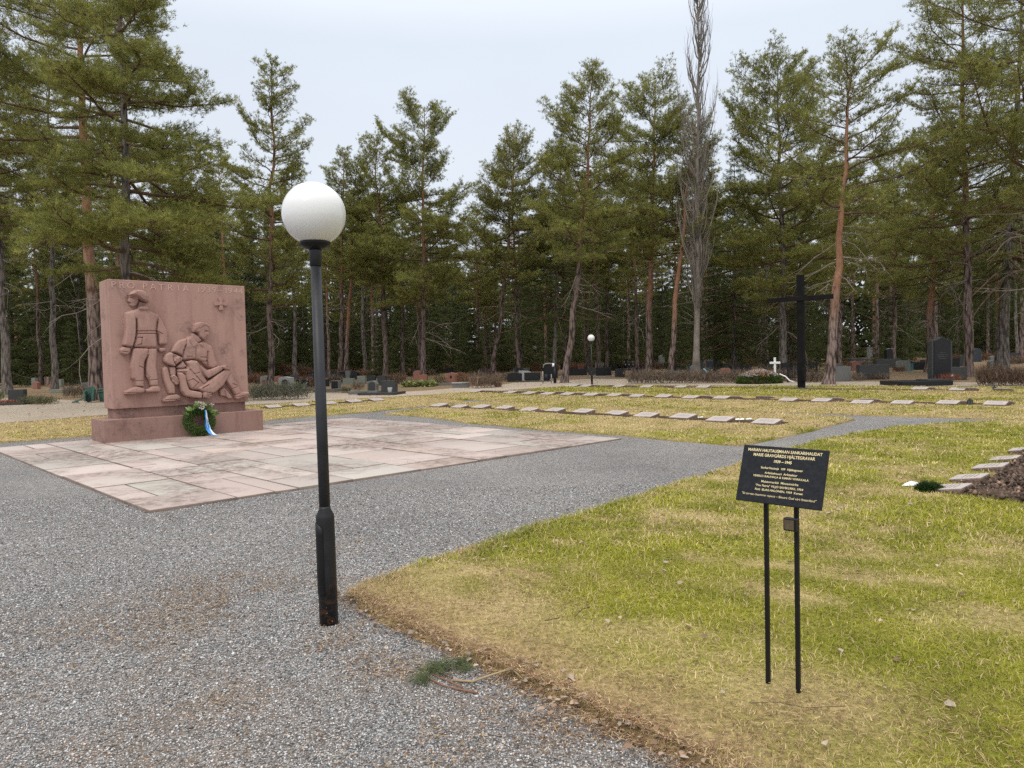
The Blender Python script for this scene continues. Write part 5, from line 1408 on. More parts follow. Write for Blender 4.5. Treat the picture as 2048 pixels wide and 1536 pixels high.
HS('gable', 1720, 733, 35, 18, M_DKSTONE, 'dark tomb with slanted roof behind the whitish stele', 0, 0.6)
HS('block', 1749, 758, 62, 30, M_DKSTONE, 'very wide dark grey tomb wall left of the big black headstone', 3, 0.35)
HS('gable', 1780, 733, 13, 37, M_BLKSTONE, 'tall black pillar headstone with a pale cap on a black plinth', 0, 0.45, base=(1.5, 0.25, M_BLKSTONE), insert=(0.9, 0.03, 0.97, M_LTSTONE))
HS('block', 1777, 735, 48, 18, M_DKSTONE, 'wide dark grey tomb behind the tall black pillar headstone', 0, 0.4)
HS('block', 1838, 739, 26, 16, M_BLKSTONE, 'low black tomb left of the big black headstone', 0, 0.4)
HS('round', 1955, 723, 16, 27, M_BLUESTONE, 'rounded blue-grey headstone beyond the tall pine at the right', 0, 0.4)
HS('block', 2036, 722, 44, 17, M_DKSTONE, 'long dark grey tomb with a pale ledge at the right edge', 0, 0.6, base=(1.1, 0.1, M_LTSTONE))
HS('block', 1918, 759, 33, 26, M_DKSTONE, 'dark grey tomb block right against the big black headstone', 0, 0.5)

def mk_big_stone():
    p = gp(1856, 771)
    D = p.y
    k = D / F_PX
    t = thing('headstone', 'big tall black headstone with a low pointed top on a broad black platform', 'gravestone', (at(1856, 771, D).x, D, p.z), R_(2), 'headstones of the old cemetery')
    w = 104 * k
    sx = at(1883, 700, D + 1.35).x - at(1856, 771, D).x
    MB().box((0, 0.9, 0.09), (w, 1.8, 0.20)).build('platform', M_BLKSTONE, t, 0.015)
    MB().box((sx * 0.5, 0.62, 0.22), (0.52 * w, 0.9, 0.06)).build('bed_frame', M_DKSTONE, t, 0.01)
    hh = at(1882, 673, D + 1.3).z - p.z
    sw = 34 * k * (D + 1.3) / D
    MB().prism([(sx + x * sw, 0.19 + z * (hh - 0.19)) for x, z in OUT['gable']], 1.15, 1.55).build('stone', M_BLKSTONE, t, 0.02)
    MB().box((sx - sw * 0.56, 1.35, 0.19 + (hh - 0.25) * 0.46), (sw * 0.10, 0.34, (hh - 0.25) * 0.92)).build('pilaster', M_DKSTONE, t, 0.01)
    MB().box((sx + sw * 0.56, 1.35, 0.19 + (hh - 0.25) * 0.46), (sw * 0.10, 0.34, (hh - 0.25) * 0.92)).build('pilaster', M_DKSTONE, t, 0.01)
    mb = MB(); rr = random.Random(2)
    for z, n in ((0.62, 5), (0.575, 9), (0.535, 8), (0.49, 6)):
        for i in range(n): mb.box((sx + (i - (n - 1) / 2) * 0.055, 1.148, 0.19 + (hh - 0.19) * z), (rr.uniform(0.02, 0.045), 0.004, 0.035))
    mb.build('inscription', plain('worn_engraving', (0.055, 0.056, 0.058), 0.7), t)
    r = np.random.default_rng(6)
    N = 120
    P = np.stack([sx + r.normal(0.05, 0.22, N), 0.75 + r.normal(0, 0.2, N), np.full(N, 0.22)], -1)
    Dv = np.stack([r.normal(0, 0.5, N), r.normal(0, 0.5, N), np.ones(N)], -1)
    V, T, C = needles(P, Dv, np.array([0.20, 0.075, 0.045]) * r.uniform(0.5, 1.5, (N, 1)), 4, 0.28, 0.016, 0.35, r)
    np_obj('heather', V, T, M_TWIG, t, C)
    MB().lathe([(0.05, 0.24), (0.055, 0.42), (0.0, 0.43)], 12, Matrix.Translation((sx + 0.08, 0.62, 0))).build('candle', M_LTSTONE, t)
mk_big_stone()

# far graves: small, indistinct stones between the trunks
def mk_far_stones():
    rr = random.Random(77)
    mats = [M_BLKSTONE, M_DKSTONE, M_GREYSTONE, M_REDSTONE, M_GREENSTONE, M_BLKSTONE, M_DKSTONE]
    words = ['black', 'dark grey', 'grey', 'red-brown', 'mossy', 'black', 'dark grey']
    protos = {}
    for i in range(150):
        D = rr.uniform(44, 92)
        x = rr.uniform(-0.70, 0.72) * D
        k = rr.randrange(len(mats)); kd = rr.choice(('block', 'round', 'gable', 'block'))
        key = (k, kd)
        w, h = rr.uniform(0.45, 1.05), rr.uniform(0.4, 0.85)
        zone = 'left of the near lamp post' if x / D < -0.27 else ('between the near and the far lamp posts' if x / D < 0.1 else ('between the far lamp post and the black cross' if x / D < 0.40 else 'right of the black cross'))
        lab = 'distant %s headstone under the trees %s' % (words[k], zone)
        loc, rz = (x, D, tz(D) - 0.03), rr.uniform(-0.5, 0.5)
        if key not in protos:
            t = thing('headstone', lab, 'gravestone', loc, rz, 'distant headstones ' + zone)
            MB().prism([(a, b) for a, b in OUT[kd]], -0.12, 0.12).build('stone', mats[k], t)
            protos[key] = t; t.scale = (w, 1, h)
        else:
            copy_thing(protos[key], loc, rz, (w, 1, h), lab, 'distant headstones ' + zone)
mk_far_stones()

# ------------------------------------------------------------------ white cross, flower mound, railing
def mk_mound():
    r = np.random.default_rng(8)
    p = gp(1528, 767)
    D = p.y; k = D / F_PX
    t = thing('flower_mound', 'grave mound of green fir covered with faded rust and white flowers below the white cross', 'grave mound', (p.x, D, p.z))
    a, b, h = 44 * k, 0.75, 22 * k
    mb = MB(); n = 24; vs, fs = [], []
    for i in range(7):
        f = i / 6 * math.pi / 2
        for j in range(n):
            w = 2 * math.pi * j / n
            vs.append((a * math.cos(f) ** 0.7 * math.cos(w), 0.7 + b * math.cos(f) ** 0.7 * math.sin(w), h * math.sin(f) - 0.03))
    for i in range(6):
        for j in range(n): fs.append((i * n + j, i * n + (j + 1) % n, (i + 1) * n + (j + 1) % n, (i + 1) * n + j))
    mb.add(vs, fs, True).build('earth', M_SOIL, t)
    N = 1700
    f, w = r.uniform(0, 1.2, N), r.uniform(0, 2 * np.pi, N)
    P = np.stack([a * np.cos(f) * np.cos(w), 0.7 + b * np.cos(f) * np.sin(w), h * np.sin(f)], -1)
    Dv = np.stack([np.cos(w) * 0.8, np.sin(w) * 0.8, np.full(N, 0.25)], -1) + 0.4 * r.normal(size=(N, 3))
    V, T, C = needles(P, Dv, np.array([0.075, 0.115, 0.025]) * r.uniform(0.5, 1.5, (N, 1)), 5, 0.13, 0.03, 0.5, r)
    np_obj('fir_sprigs', V, T, M_NEEDLE, t, C)
    N = 620
    f, w = r.uniform(0.55, 1.5, N), r.uniform(0, 2 * np.pi, N)
    P = np.stack([a * np.cos(f) * np.cos(w), 0.7 + b * np.cos(f) * np.sin(w), h * np.sin(f) + 0.05], -1)
    pal = np.array([(0.55, 0.53, 0.52), (0.36, 0.16, 0.08), (0.45, 0.26, 0.15), (0.60, 0.55, 0.52), (0.30, 0.30, 0.34)])
    V, T, C = needles(P, np.tile([0, 0, 1.0], (N, 1)), pal[r.integers(0, 5, N)], 7, 0.10, 0.06, 1.0, r)
    np_obj('faded_flowers', V, T, M_LEAF, t, C)
    MB().tube([(0.85, 0.2, 0.45), (1.1, 0.05, 0.32), (1.25, -0.05, 0.12), (1.5, -0.1, 0.03)], 0.035, 5).build('ribbon', M_WHITE, t)
    q = at(1550, 760, D + 1.5)
    z0 = tz(D + 1.5)
    c = thing('grave_cross', 'small white wooden cross standing behind the flower mound', 'cross', (q.x, D + 1.5, z0), R_(-6))
    kk = (D + 1.5) / F_PX
    top = at(1550, 715, D + 1.5).z - z0; za = at(1550, 725.5, D + 1.5).z - z0
    MB().box((0, 0, top / 2), (4.2 * kk, 0.05, top)).build('upright', M_WHITE, c, 0.004)
    MB().box((0, -0.03, za), (20.5 * kk, 0.04, 4.2 * kk)).build('arm', M_WHITE, c, 0.004)
mk_mound()

def mk_railing():
    p, q = gp(1582, 765), gp(1654, 765)
    k = p.y / F_PX
    t = thing('iron_railing', 'low black iron grave railing with pointed bars behind the black cross', 'railing', (p.x, p.y + 0.4, p.z))
    L = q.x - p.x; h = 40 * k
    mb = MB()
    for z in (h * 0.25, h * 0.85): mb.box((L / 2, 0, z), (L, 0.03, 0.04))
    mb.build('rail', M_BLACKPAINT, t)
    for i in range(19):
        mb = MB(); x = L * i / 18
        mb.box((x, 0, h * 0.47), (0.022, 0.022, h * 0.94)); mb.box((x, 0, h * 0.97), (0.05, 0.03, 0.09), top=(0.1, 0.3))
        mb.build('bar', M_BLACKPAINT, t)
    for x in (0, L): MB().box((x, 0, h * 0.55), (0.07, 0.07, h * 1.1)).build('post', M_BLACKPAINT, t)
mk_railing()

# ------------------------------------------------------------------ green bin and cart, planter, water tap, cans
def mk_bin():
    p = gp(207, 803)
    D = p.y; k = D / F_PX
    t = thing('rubbish_bin', 'green lidded bin half hidden behind the left end of the monument', 'bin', (p.x, D, p.z), R_(-12))
    h = 25 * k; w = 24 * k
    MB().box((0, 0.3, h * 0.48), (w * 0.88, 0.55, h * 0.96), top=(1.13, 1.13)).build('body', M_GREENPAINT, t, 0.02)
    MB().box((0, 0.3, h * 0.98), (w * 1.08, 0.68, h * 0.08)).build('lid', M_GREENPAINT, t, 0.02)
    MB().box((0, -0.02, h * 0.78), (w * 0.98, 0.05, h * 0.06)).build('rim', M_GREENPAINT, t, 0.01)
    p = gp(180, 804)
    t = thing('handcart', 'worn green metal handcart tipped up on its end beside the pine trunk', 'handcart', (p.x, p.y, p.z), R_(20))
    k = p.y / F_PX
    h = 32 * k
    mb = MB()
    mb.prism([(-0.16, 0.05), (0.20, 0.05), (0.26, h * 0.8), (0.12, h), (-0.05, h * 0.93), (-0.20, h * 0.7)], 0.0, 0.06)
    mb.prism([(0.12, 0.05), (0.20, 0.05), (0.26, h * 0.8), (0.17, h * 0.8)], -0.35, 0.02)
    mb.prism([(-0.18, 0.05), (-0.10, 0.05), (-0.12, h * 0.7), (-0.20, h * 0.7)], -0.35, 0.02)
    mb.build('tray', M_GREENPAINT, t, 0.008)
    mb = MB(); mb.tube([(-0.62, -0.15, 0.04), (-0.3, -0.12, 0.16), (-0.12, -0.05, 0.30), (0.0, 0.03, h * 0.6)], 0.03, 8); mb.box((-0.56, -0.15, 0.03), (0.24, 0.14, 0.06))
    mb.build('handle', M_GREENPAINT, t)
    mb = MB()
    for y in (-0.3, 0.03): mb.tube([(0.0, y, 0.12), (0.0, y + 0.05, 0.12)], 0.12, 16)
    mb.build('wheel', M_BLACKPAINT, t)
mk_bin()
def simple(name, label, cat, px, py, fn, far=75):
    p = gp(px, py, far=far)
    t = thing(name, label, cat, (p.x, p.y, p.z))
    fn(t, p.y / F_PX)
    return t
M_TERRA = plain('terracotta', (0.36, 0.13, 0.06), 0.8)
def planter(t, k):
    MB().box((0, 0, 2.6 * k), (10 * k, 0.5, 5.2 * k), top=(1.1, 1.1)).build('box', M_TERRA, t, 0.02)
    MB().box((0, 0, 5.3 * k), (10.4 * k, 0.5, 0.4 * k)).build('soil', M_SOIL, t)
simple('planter', 'rust-red terracotta planter in front of the grey-green headstone', 'planter', 107, 774, planter)
def heather(t, k):
    r = np.random.default_rng(4); N = 500
    P = np.stack([r.uniform(-16 * k, 16 * k, N), r.uniform(-0.3, 0.3, N), r.uniform(0, 3 * k, N)], -1)
    V, T, C = needles(P, np.tile([0, 0, 1.], (N, 1)), np.array([0.30, 0.125, 0.085]) * r.uniform(0.6, 1.5, (N, 1)), 6, 0.12, 0.03, 0.6, r)
    np_obj('flowers', V, T, M_TWIG, t, C)
    MB().box((0, 0, 0.02), (33 * k, 0.7, 0.08)).build('soil', M_SOIL, t)
simple('flower_bed', 'bed of faded pinkish-red heather before the dark slab headstone at the left', 'flower bed', 14, 808, heather)
def cover(t, k):
    r = np.random.default_rng(5); N = 1500
    P = np.stack([r.uniform(-29 * k, 29 * k, N), r.uniform(-0.7, 0.9, N), r.uniform(0.0, 8 * k, N) * r.uniform(0.3, 1, N)], -1)
    V, T, C = leafs(P, r.normal(size=(N, 3)) * np.array([1, 1, 0.5]) + np.array([0, -0.3, 0.4]), r.uniform(0.14, 0.3, N), 0.65, np.array([0.22, 0.24, 0.09]) * r.uniform(0.5, 1.5, (N, 1)), r)
    np_obj('leaves', V, T, M_LEAF, t, C)
simple('ground_cover', 'patch of leathery green-yellow leaves along the sandy path before the red-brown headstone', 'plant', 839, 772, cover)
def vase(t, k):
    MB().lathe([(0.07, 0), (0.09, 0.1), (0.12, 0.28), (0.10, 0.29), (0.0, 0.25)], 14).build('bowl', M_LTSTONE, t)
simple('vase', 'pale stone vase before the wide dark grey headstone at the path bend', 'vase', 780, 787, vase)
def tap(t, k):
    MB().tube([(0, 0, 0), (0, 0, 33 * k)], 0.09, 12).build('post', M_BLACKPAINT, t)
    M = Matrix.Translation((-1.0 * k, 0, 36 * k)) @ Matrix.Rotation(R_(90), 4, 'Y')
    hd = MB().tube([(0, 0, -3.5 * k), (0, 0, 3.5 * k)], 3.4 * k, 20, M).build('head', M_BLACKPAINT, t)
    MB().tube([(0, 0, -3.7 * k), (0, 0, 0.3 * k)], 3.55 * k, 20, M).build('white_band', M_WHITE, hd)
    MB().tube([(-2 * k, 0, 38 * k), (-10 * k, 0, 39.5 * k), (-18 * k, 0, 39 * k), (-22 * k, 0, 36.5 * k), (-23 * k, 0, 31 * k)], 0.03, 8).build('pipe', M_METAL, t)
    MB().tube([(-24 * k, 0, 0), (-24 * k, 0, 24 * k)], 0.035, 8).tube([(-7 * k, 0, 0), (-7 * k, 0, 18 * k)], 0.03, 8).build('support', M_METAL, t)
simple('water_tap', 'black water tap post with a white-banded round head and curved grey pipe', 'water tap', 1110, 766, tap)
def wcan(t, k):
    MB().lathe([(0.18, 0), (0.2, 0.05), (0.19, 0.38), (0.12, 0.43), (0, 0.43)], 18).build('body', M_BLACKPAINT, t)
    MB().tube([(0.18, 0, 0.1), (0.34, 0, 0.38)], 0.03, 8).build('spout', M_BLACKPAINT, t)
    MB().tube([(-0.1, 0, 0.42), (-0.05, 0, 0.54), (0.08, 0, 0.54), (0.12, 0, 0.42)], 0.016, 8).build('handle', M_BLACKPAINT, t)
simple('watering_can', 'black watering can on the sandy ground under the curved tap pipe', 'watering can', 1093, 762, wcan)
_can = [None]
for i, (px, lab) in enumerate(((1249, 'leftmost of the three round black watering cans on the rack'), (1257, 'middle one of the three round black watering cans on the rack'), (1266, 'rightmost of the three round black watering cans on the rack'))):
    p = at(px, 729, 50)
    if _can[0] is None:
        t = thing('watering_can', lab, 'watering can', p, R_(10), 'watering cans on the rack')
        M = Matrix.Rotation(R_(90), 4, 'X')
        MB().lathe([(0.13, -0.2), (0.145, 0.0), (0.14, 0.2), (0.10, 0.205), (0.0, 0.19)], 18, M).build('body', M_BLACKPAINT, t)
        MB().lathe([(0.035, 0.2), (0.035, 0.215), (0, 0.216)], 10, M).build('cap', M_LTSTONE, t)
        MB().tube([(-0.06, 0, 0.14), (0, 0.02, 0.24), (0.06, 0.05, 0.14)], 0.015, 6).build('handle', M_METAL, t)
        _can[0] = t
    else: copy_thing(_can[0], p, R_(10 - 8 * i), 1.0, lab)
p = at(1257, 737, 50)
t = thing('can_rack', 'dark low rack holding three round watering cans above the hedge', 'rack', (p.x, 50, tz(50)))
hh = p.z - tz(50)
MB().box((0, 0.1, hh), (1.0, 0.5, 0.05)).build('shelf', M_DKSTONE, t)
for s in (-0.45, 0.45): MB().box((s, 0.1, hh / 2 - 0.012), (0.06, 0.4, hh - 0.026)).build('leg', M_DKSTONE, t)
p = gp(1408, 760)
D = p.y
t = thing('hedge_wreath', 'dark green wreath with a pale blue ribbon leaning in the long bare hedge', 'wreath', (at(1408, 752, D).x, D - 0.55, p.z))
mb = MB()
n, m = 20, 6
mb.add([((0.28 + 0.07 * math.cos(b)) * math.cos(a), 0.07 * math.sin(b), 0.36 + (0.28 + 0.07 * math.cos(b)) * math.sin(a)) for a in [2 * math.pi * i / n for i in range(n)] for b in [2 * math.pi * j / m for j in range(m)]],
       [(i * m + j, i * m + (j + 1) % m, ((i + 1) % n) * m + (j + 1) % m, ((i + 1) % n) * m + j) for i in range(n) for j in range(m)], True)
mb.build('ring', plain('wreath_green', (0.03, 0.05, 0.02), 0.9), t)
MB().add([(-0.22, -0.1, 0.66), (-0.13, -0.1, 0.68), (0.02, -0.11, 0.46), (0.26, -0.12, 0.24), (0.17, -0.12, 0.22), (-0.06, -0.11, 0.45)], [(0, 1, 2, 5), (5, 2, 3, 4)]).build('ribbon', plain('pale_blue', (0.30, 0.52, 0.78), 0.5), t)
p = gp(1819, 741)
t = thing('crate', 'small teal painted box left of the low black tomb', 'box', (p.x, p.y, p.z))
MB().box((0, 0, 6.5 * p.y / F_PX), (8 * p.y / F_PX, 0.5, 13 * p.y / F_PX)).build('body', M_TEAL, t, 0.02)
MB().box((0, 0, 13.4 * p.y / F_PX), (8.8 * p.y / F_PX, 0.56, 0.9 * p.y / F_PX)).build('lid', M_TEAL, t, 0.01)

# low stone coping walls by the path
def low_wall(x0, x1, py, h, label, mat=M_GREYSTONE):
    a, b = gp(x0, py), gp(x1, py)
    hh = h * a.y / F_PX; L = b.x - a.x
    t = thing('low_wall', label, 'low wall', ((a.x + b.x) / 2, a.y, a.z), 0, 'low stone walls by the path')
    MB().box((0, 0, hh / 2 - 0.03), (L, 0.18, hh)).build('wall', mat, t, 0.01)
    MB().box((0, 0, hh), (L + 0.06, 0.26, 0.07)).build('coping', M_LTSTONE, t, 0.01)
low_wall(905, 938, 775, 9, 'low grey grave wall with pale coping in front of the orange-brown hedge')
low_wall(940, 968, 768, 13, 'low brown grave wall with pale coping behind the bushy brown hedge', M_REDSTONE)

# ------------------------------------------------------------------ fallen twig on the gravel, litter
def mk_twig():
    r = np.random.default_rng(10)
    P3 = lambda x, y, h=0.012: (lambda p: Vector((p.x, p.y, p.z + h)))(gp(x, y))
    pts = [P3(905, 1365), (P3(945, 1368)), P3(985, 1361, .03), P3(1024, 1357, .05), P3(1050, 1342, .04), P3(1083, 1335, .03)]
    t = thing('fallen_branch', 'fallen pine branch with pale forked stem lying on the gravel by the lawn edge', 'branch', pts[0])
    q = [p - pts[0] for p in pts]
    mb = MB(); mb.tube(q, [0.006, 0.0065, 0.006, 0.005, 0.004, 0.003], 8); mb.tube([q[3], P3(1042, 1366, .03) - pts[0], P3(1062, 1374, .012) - pts[0]], [0.0045, 0.0035, 0.002], 6)
    mb.build('stem', plain('pale_branch', (0.30, 0.22, 0.12), 0.8), t)
    mb = MB()
    for pl in ([(850, 1358), (885, 1375), (920, 1384), (955, 1391)], [(855, 1350), (900, 1368), (925, 1380)], [(870, 1345), (905, 1360)]):
        mb.tube([P3(*p) - pts[0] for p in pl], [0.003, 0.0035, 0.005, 0.005][:len(pl)], 6)
    mb.build('side_twig', plain('rusty_twig', (0.20, 0.10, 0.06), 0.9), t)
    cl = [(848, 1362), (860, 1350), (875, 1342), (892, 1340), (930, 1332), (915, 1340), (842, 1372), (880, 1352), (936, 1345)]
    Ps, Ds = [], []
    for x, y in cl:
        b = np.array(P3(x, y, .02) - pts[0])
        for _ in range(42):
            Ps.append(b + r.normal(0, 0.022, 3) * np.array([1, 1, 0.5])); Ds.append(np.array([-0.3, 0.6, 0.25]) + r.normal(0, 0.45, 3))
    Ps, Ds = np.array(Ps), np.array(Ds); Ps[:, 2] = np.maximum(Ps[:, 2], 0)
    Ds[:, 2] = np.abs(Ds[:, 2]) * 0.5
    V, T, C = needles(Ps, Ds, np.array([0.12, 0.15, 0.065]) * r.uniform(0.6, 1.6, (len(Ps), 1)), 3, 0.055, 0.0024, 0.25, r, 0.004)
    np_obj('needles', V, T, M_NEEDLE, t, C)
    for i, (pl, lab) in enumerate(([[(1150, 1250), (1165, 1238), (1180, 1230)], 'short bare dark twig lying on the near lawn'], [[(1090, 1258), (1120, 1256)], 'thin straight twig lying flat on the near lawn beside the forked one'], [[(1500, 1428), (1560, 1432), (1610, 1438), (1690, 1440)], 'long thin dark twig in the straw at the foot of the notice'])):
        b = P3(*pl[0], .05)
        o = MB().tube([P3(x, y, .05 + 0.012 * (k % 2)) - b for k, (x, y) in enumerate(pl)], 0.0018 if len(pl) > 3 else 0.003, 5).build('twig', M_LIMB)
        o.location = b; tag(o, lab, 'twig')
mk_twig()

def mk_litter():
    r = np.random.default_rng(15)
    Vs, Ts, Cs, o = [], [], [], 0
    def add(x, y, s, h, asp=0.7):
        nonlocal o
        n = len(x)
        P = np.stack([x, y, tz_np(y) + h], -1)
        az = r.uniform(0, 2 * np.pi, n)
        D = np.stack([np.cos(az), np.sin(az), r.normal(0.05, 0.18, n)], -1)
        D /= np.linalg.norm(D, axis=1, keepdims=True)
        S = np.stack([-np.sin(az), np.cos(az), r.normal(0, 0.3, n)], -1); S /= np.linalg.norm(S, axis=1, keepdims=True)
        N = np.cross(D, S); s = s[:, None]
        cu = r.uniform(0.05, 0.3, (n, 1))
        V = np.stack([P, P + D * s * .3 + S * s * asp * .5 + N * s * cu, P + D * s * .75 + S * s * asp * .38 + N * s * cu * .8, P + D * s, P + D * s * .75 - S * s * asp * .38 + N * s * cu * .6, P + D * s * .3 - S * s * asp * .5 + N * s * cu * .7, P + D * s * .5], 1).reshape(-1, 3)
        b = np.arange(n)[:, None] * 7
        T = np.concatenate([b + q for q in ([0, 6, 1], [1, 6, 2], [2, 6, 3], [3, 6, 4], [4, 6, 5], [5, 6, 0])], 0)
        pal = np.array([(0.42, 0.28, 0.20), (0.30, 0.19, 0.12), (0.50, 0.40, 0.32), (0.20, 0.13, 0.09), (0.38, 0.31, 0.25), (0.48, 0.36, 0.26)])
        C = np.repeat(pal[r.integers(0, 6, n)] * r.uniform(0.7, 1.2, (n, 1)), 7, 0)
        Vs.append(V); Ts.append(T + o); Cs.append(C); o += len(V)
    x, y = scatter(L_NEAR, 8.0, r, 1.7, 10); add(x, y, r.uniform(0.02, 0.055, len(x)), 0.058)
    k = 260                                                     # a denser line of leaves where lawn and gravel meet
    tt = r.random(k); a, b, c = np.array(EDGE_A), np.array(EDGE_B), np.array(EDGE_C)
    q = np.where((tt < 0.55)[:, None], a + (b - a) * (tt / 0.55)[:, None], b + (c - b) * ((tt - 0.55) / 0.45)[:, None]) + r.normal(0, 0.07, (k, 2))
    add(q[:, 0], q[:, 1], r.uniform(0.015, 0.045, k), 0.035)
    x, y = scatter(gravel_poly, 1.2, r, 2, 12); m = ~inside(x, y, PAVE_RECT) & ~inside(x, y, L_NEAR); add(x[m], y[m], r.uniform(0.012, 0.03, m.sum()), 0.012, 0.5)
    x, y = scatter(PAVE_RECT, 1.0, r, 5, 25); add(x, y, r.uniform(0.012, 0.035, len(x)), 0.045, 0.5)
    for poly in (L_MID, L_FRONT, L_LEFT):
        x, y = scatter(poly, 0.6, r, 10, 40); add(x, y, r.uniform(0.03, 0.06, len(x)), 0.08)
    x, y = scatter(path_poly, 1.2, r, 20, 50); add(x, y, r.uniform(0.04, 0.10, len(x)), 0.0)
    tag(np_obj('fallen_leaves', np.concatenate(Vs), np.concatenate(Ts), M_LEAF, None, np.concatenate(Cs)), 'dry brown leaves and cone scales littering lawn and gravel', None, kind='stuff')
mk_litter()

# ------------------------------------------------------------------ trees
class Tubes:
    """many thin tubes in one numpy mesh"""
    def __init__(s): s.V, s.F, s.n = [], [], 0
    def add(s, pts, rad, n=5):
        pts = np.asarray(pts, float); k = len(pts)
        rad = np.asarray(rad, float) * np.ones(k)
        t = np.gradient(pts, axis=0); t /= np.linalg.norm(t, axis=1, keepdims=True) + 1e-9
        ref = np.array([0.3, 0.9, 0.1]) if abs(t[0][2]) > 0.7 else np.array([0.02, 0.05, 1.0])
        a = np.cross(t, ref); a /= np.linalg.norm(a, axis=1, keepdims=True) + 1e-9
        b = np.cross(t, a)
        w = np.arange(n) * 2 * np.pi / n
        ring = pts[:, None] + (a[:, None] * np.cos(w)[None, :, None] + b[:, None] * np.sin(w)[None, :, None]) * rad[:, None, None]
        s.V.append(ring.reshape(-1, 3))
        i = np.arange(k - 1)[:, None] * n + np.arange(n)[None]
        j = np.arange(k - 1)[:, None] * n + (np.arange(n)[None] + 1) % n
        s.F.append((np.stack([i, j, j + n, i + n], -1).reshape(-1, 4)) + s.n)
        s.n += k * n
    def obj(s, name, mat, parent):
        if not s.V: return None
        return np_obj(name, np.concatenate(s.V), np.concatenate(s.F), mat, parent, smooth=True)

def stem_obj(parent, parts):
    """trunk with its limbs as one mesh, one material slot per kind of bark"""
    parts = [(q, m) for q, m in parts if q.V]
    V, Fq, mi, o = [], [], [], 0
    for k, (q, m) in enumerate(parts):
        v, f = np.concatenate(q.V), np.concatenate(q.F)
        V.append(v); Fq.append(f + o); mi.append(np.full(len(f), k, dtype=np.int32)); o += len(v)
    me = np_mesh('trunk', np.concatenate(V), np.concatenate(Fq), smooth=True)
    for q, m in parts: me.materials.append(m)
    me.polygons.foreach_set('material_index', np.concatenate(mi))
    return link(bpy.data.objects.new('trunk', me), parent)

UP = np.array([0, 0, 1.0])
def unit(v): return v / (np.linalg.norm(v) + 1e-9)

def trunk_path(H, lean, bend, r, n=14, wob=0.006):
    f = np.linspace(0, 1, n)
    x = lean * f + bend * (f ** 2 - f)
    return np.stack([x + r.normal(0, wob * H, n) * (f > 0.05) * 0.5, r.normal(0, wob * H, n) * (f > 0.05) * 0.5, f * H], -1)

def path_at(P, f):
    k = f * (len(P) - 1); i = min(int(k), len(P) - 2)
    return P[i] + (P[i + 1] - P[i]) * (k - i)

GREEN_A, GREEN_B = np.array([0.305, 0.300, 0.086]), np.array([0.170, 0.188, 0.054])

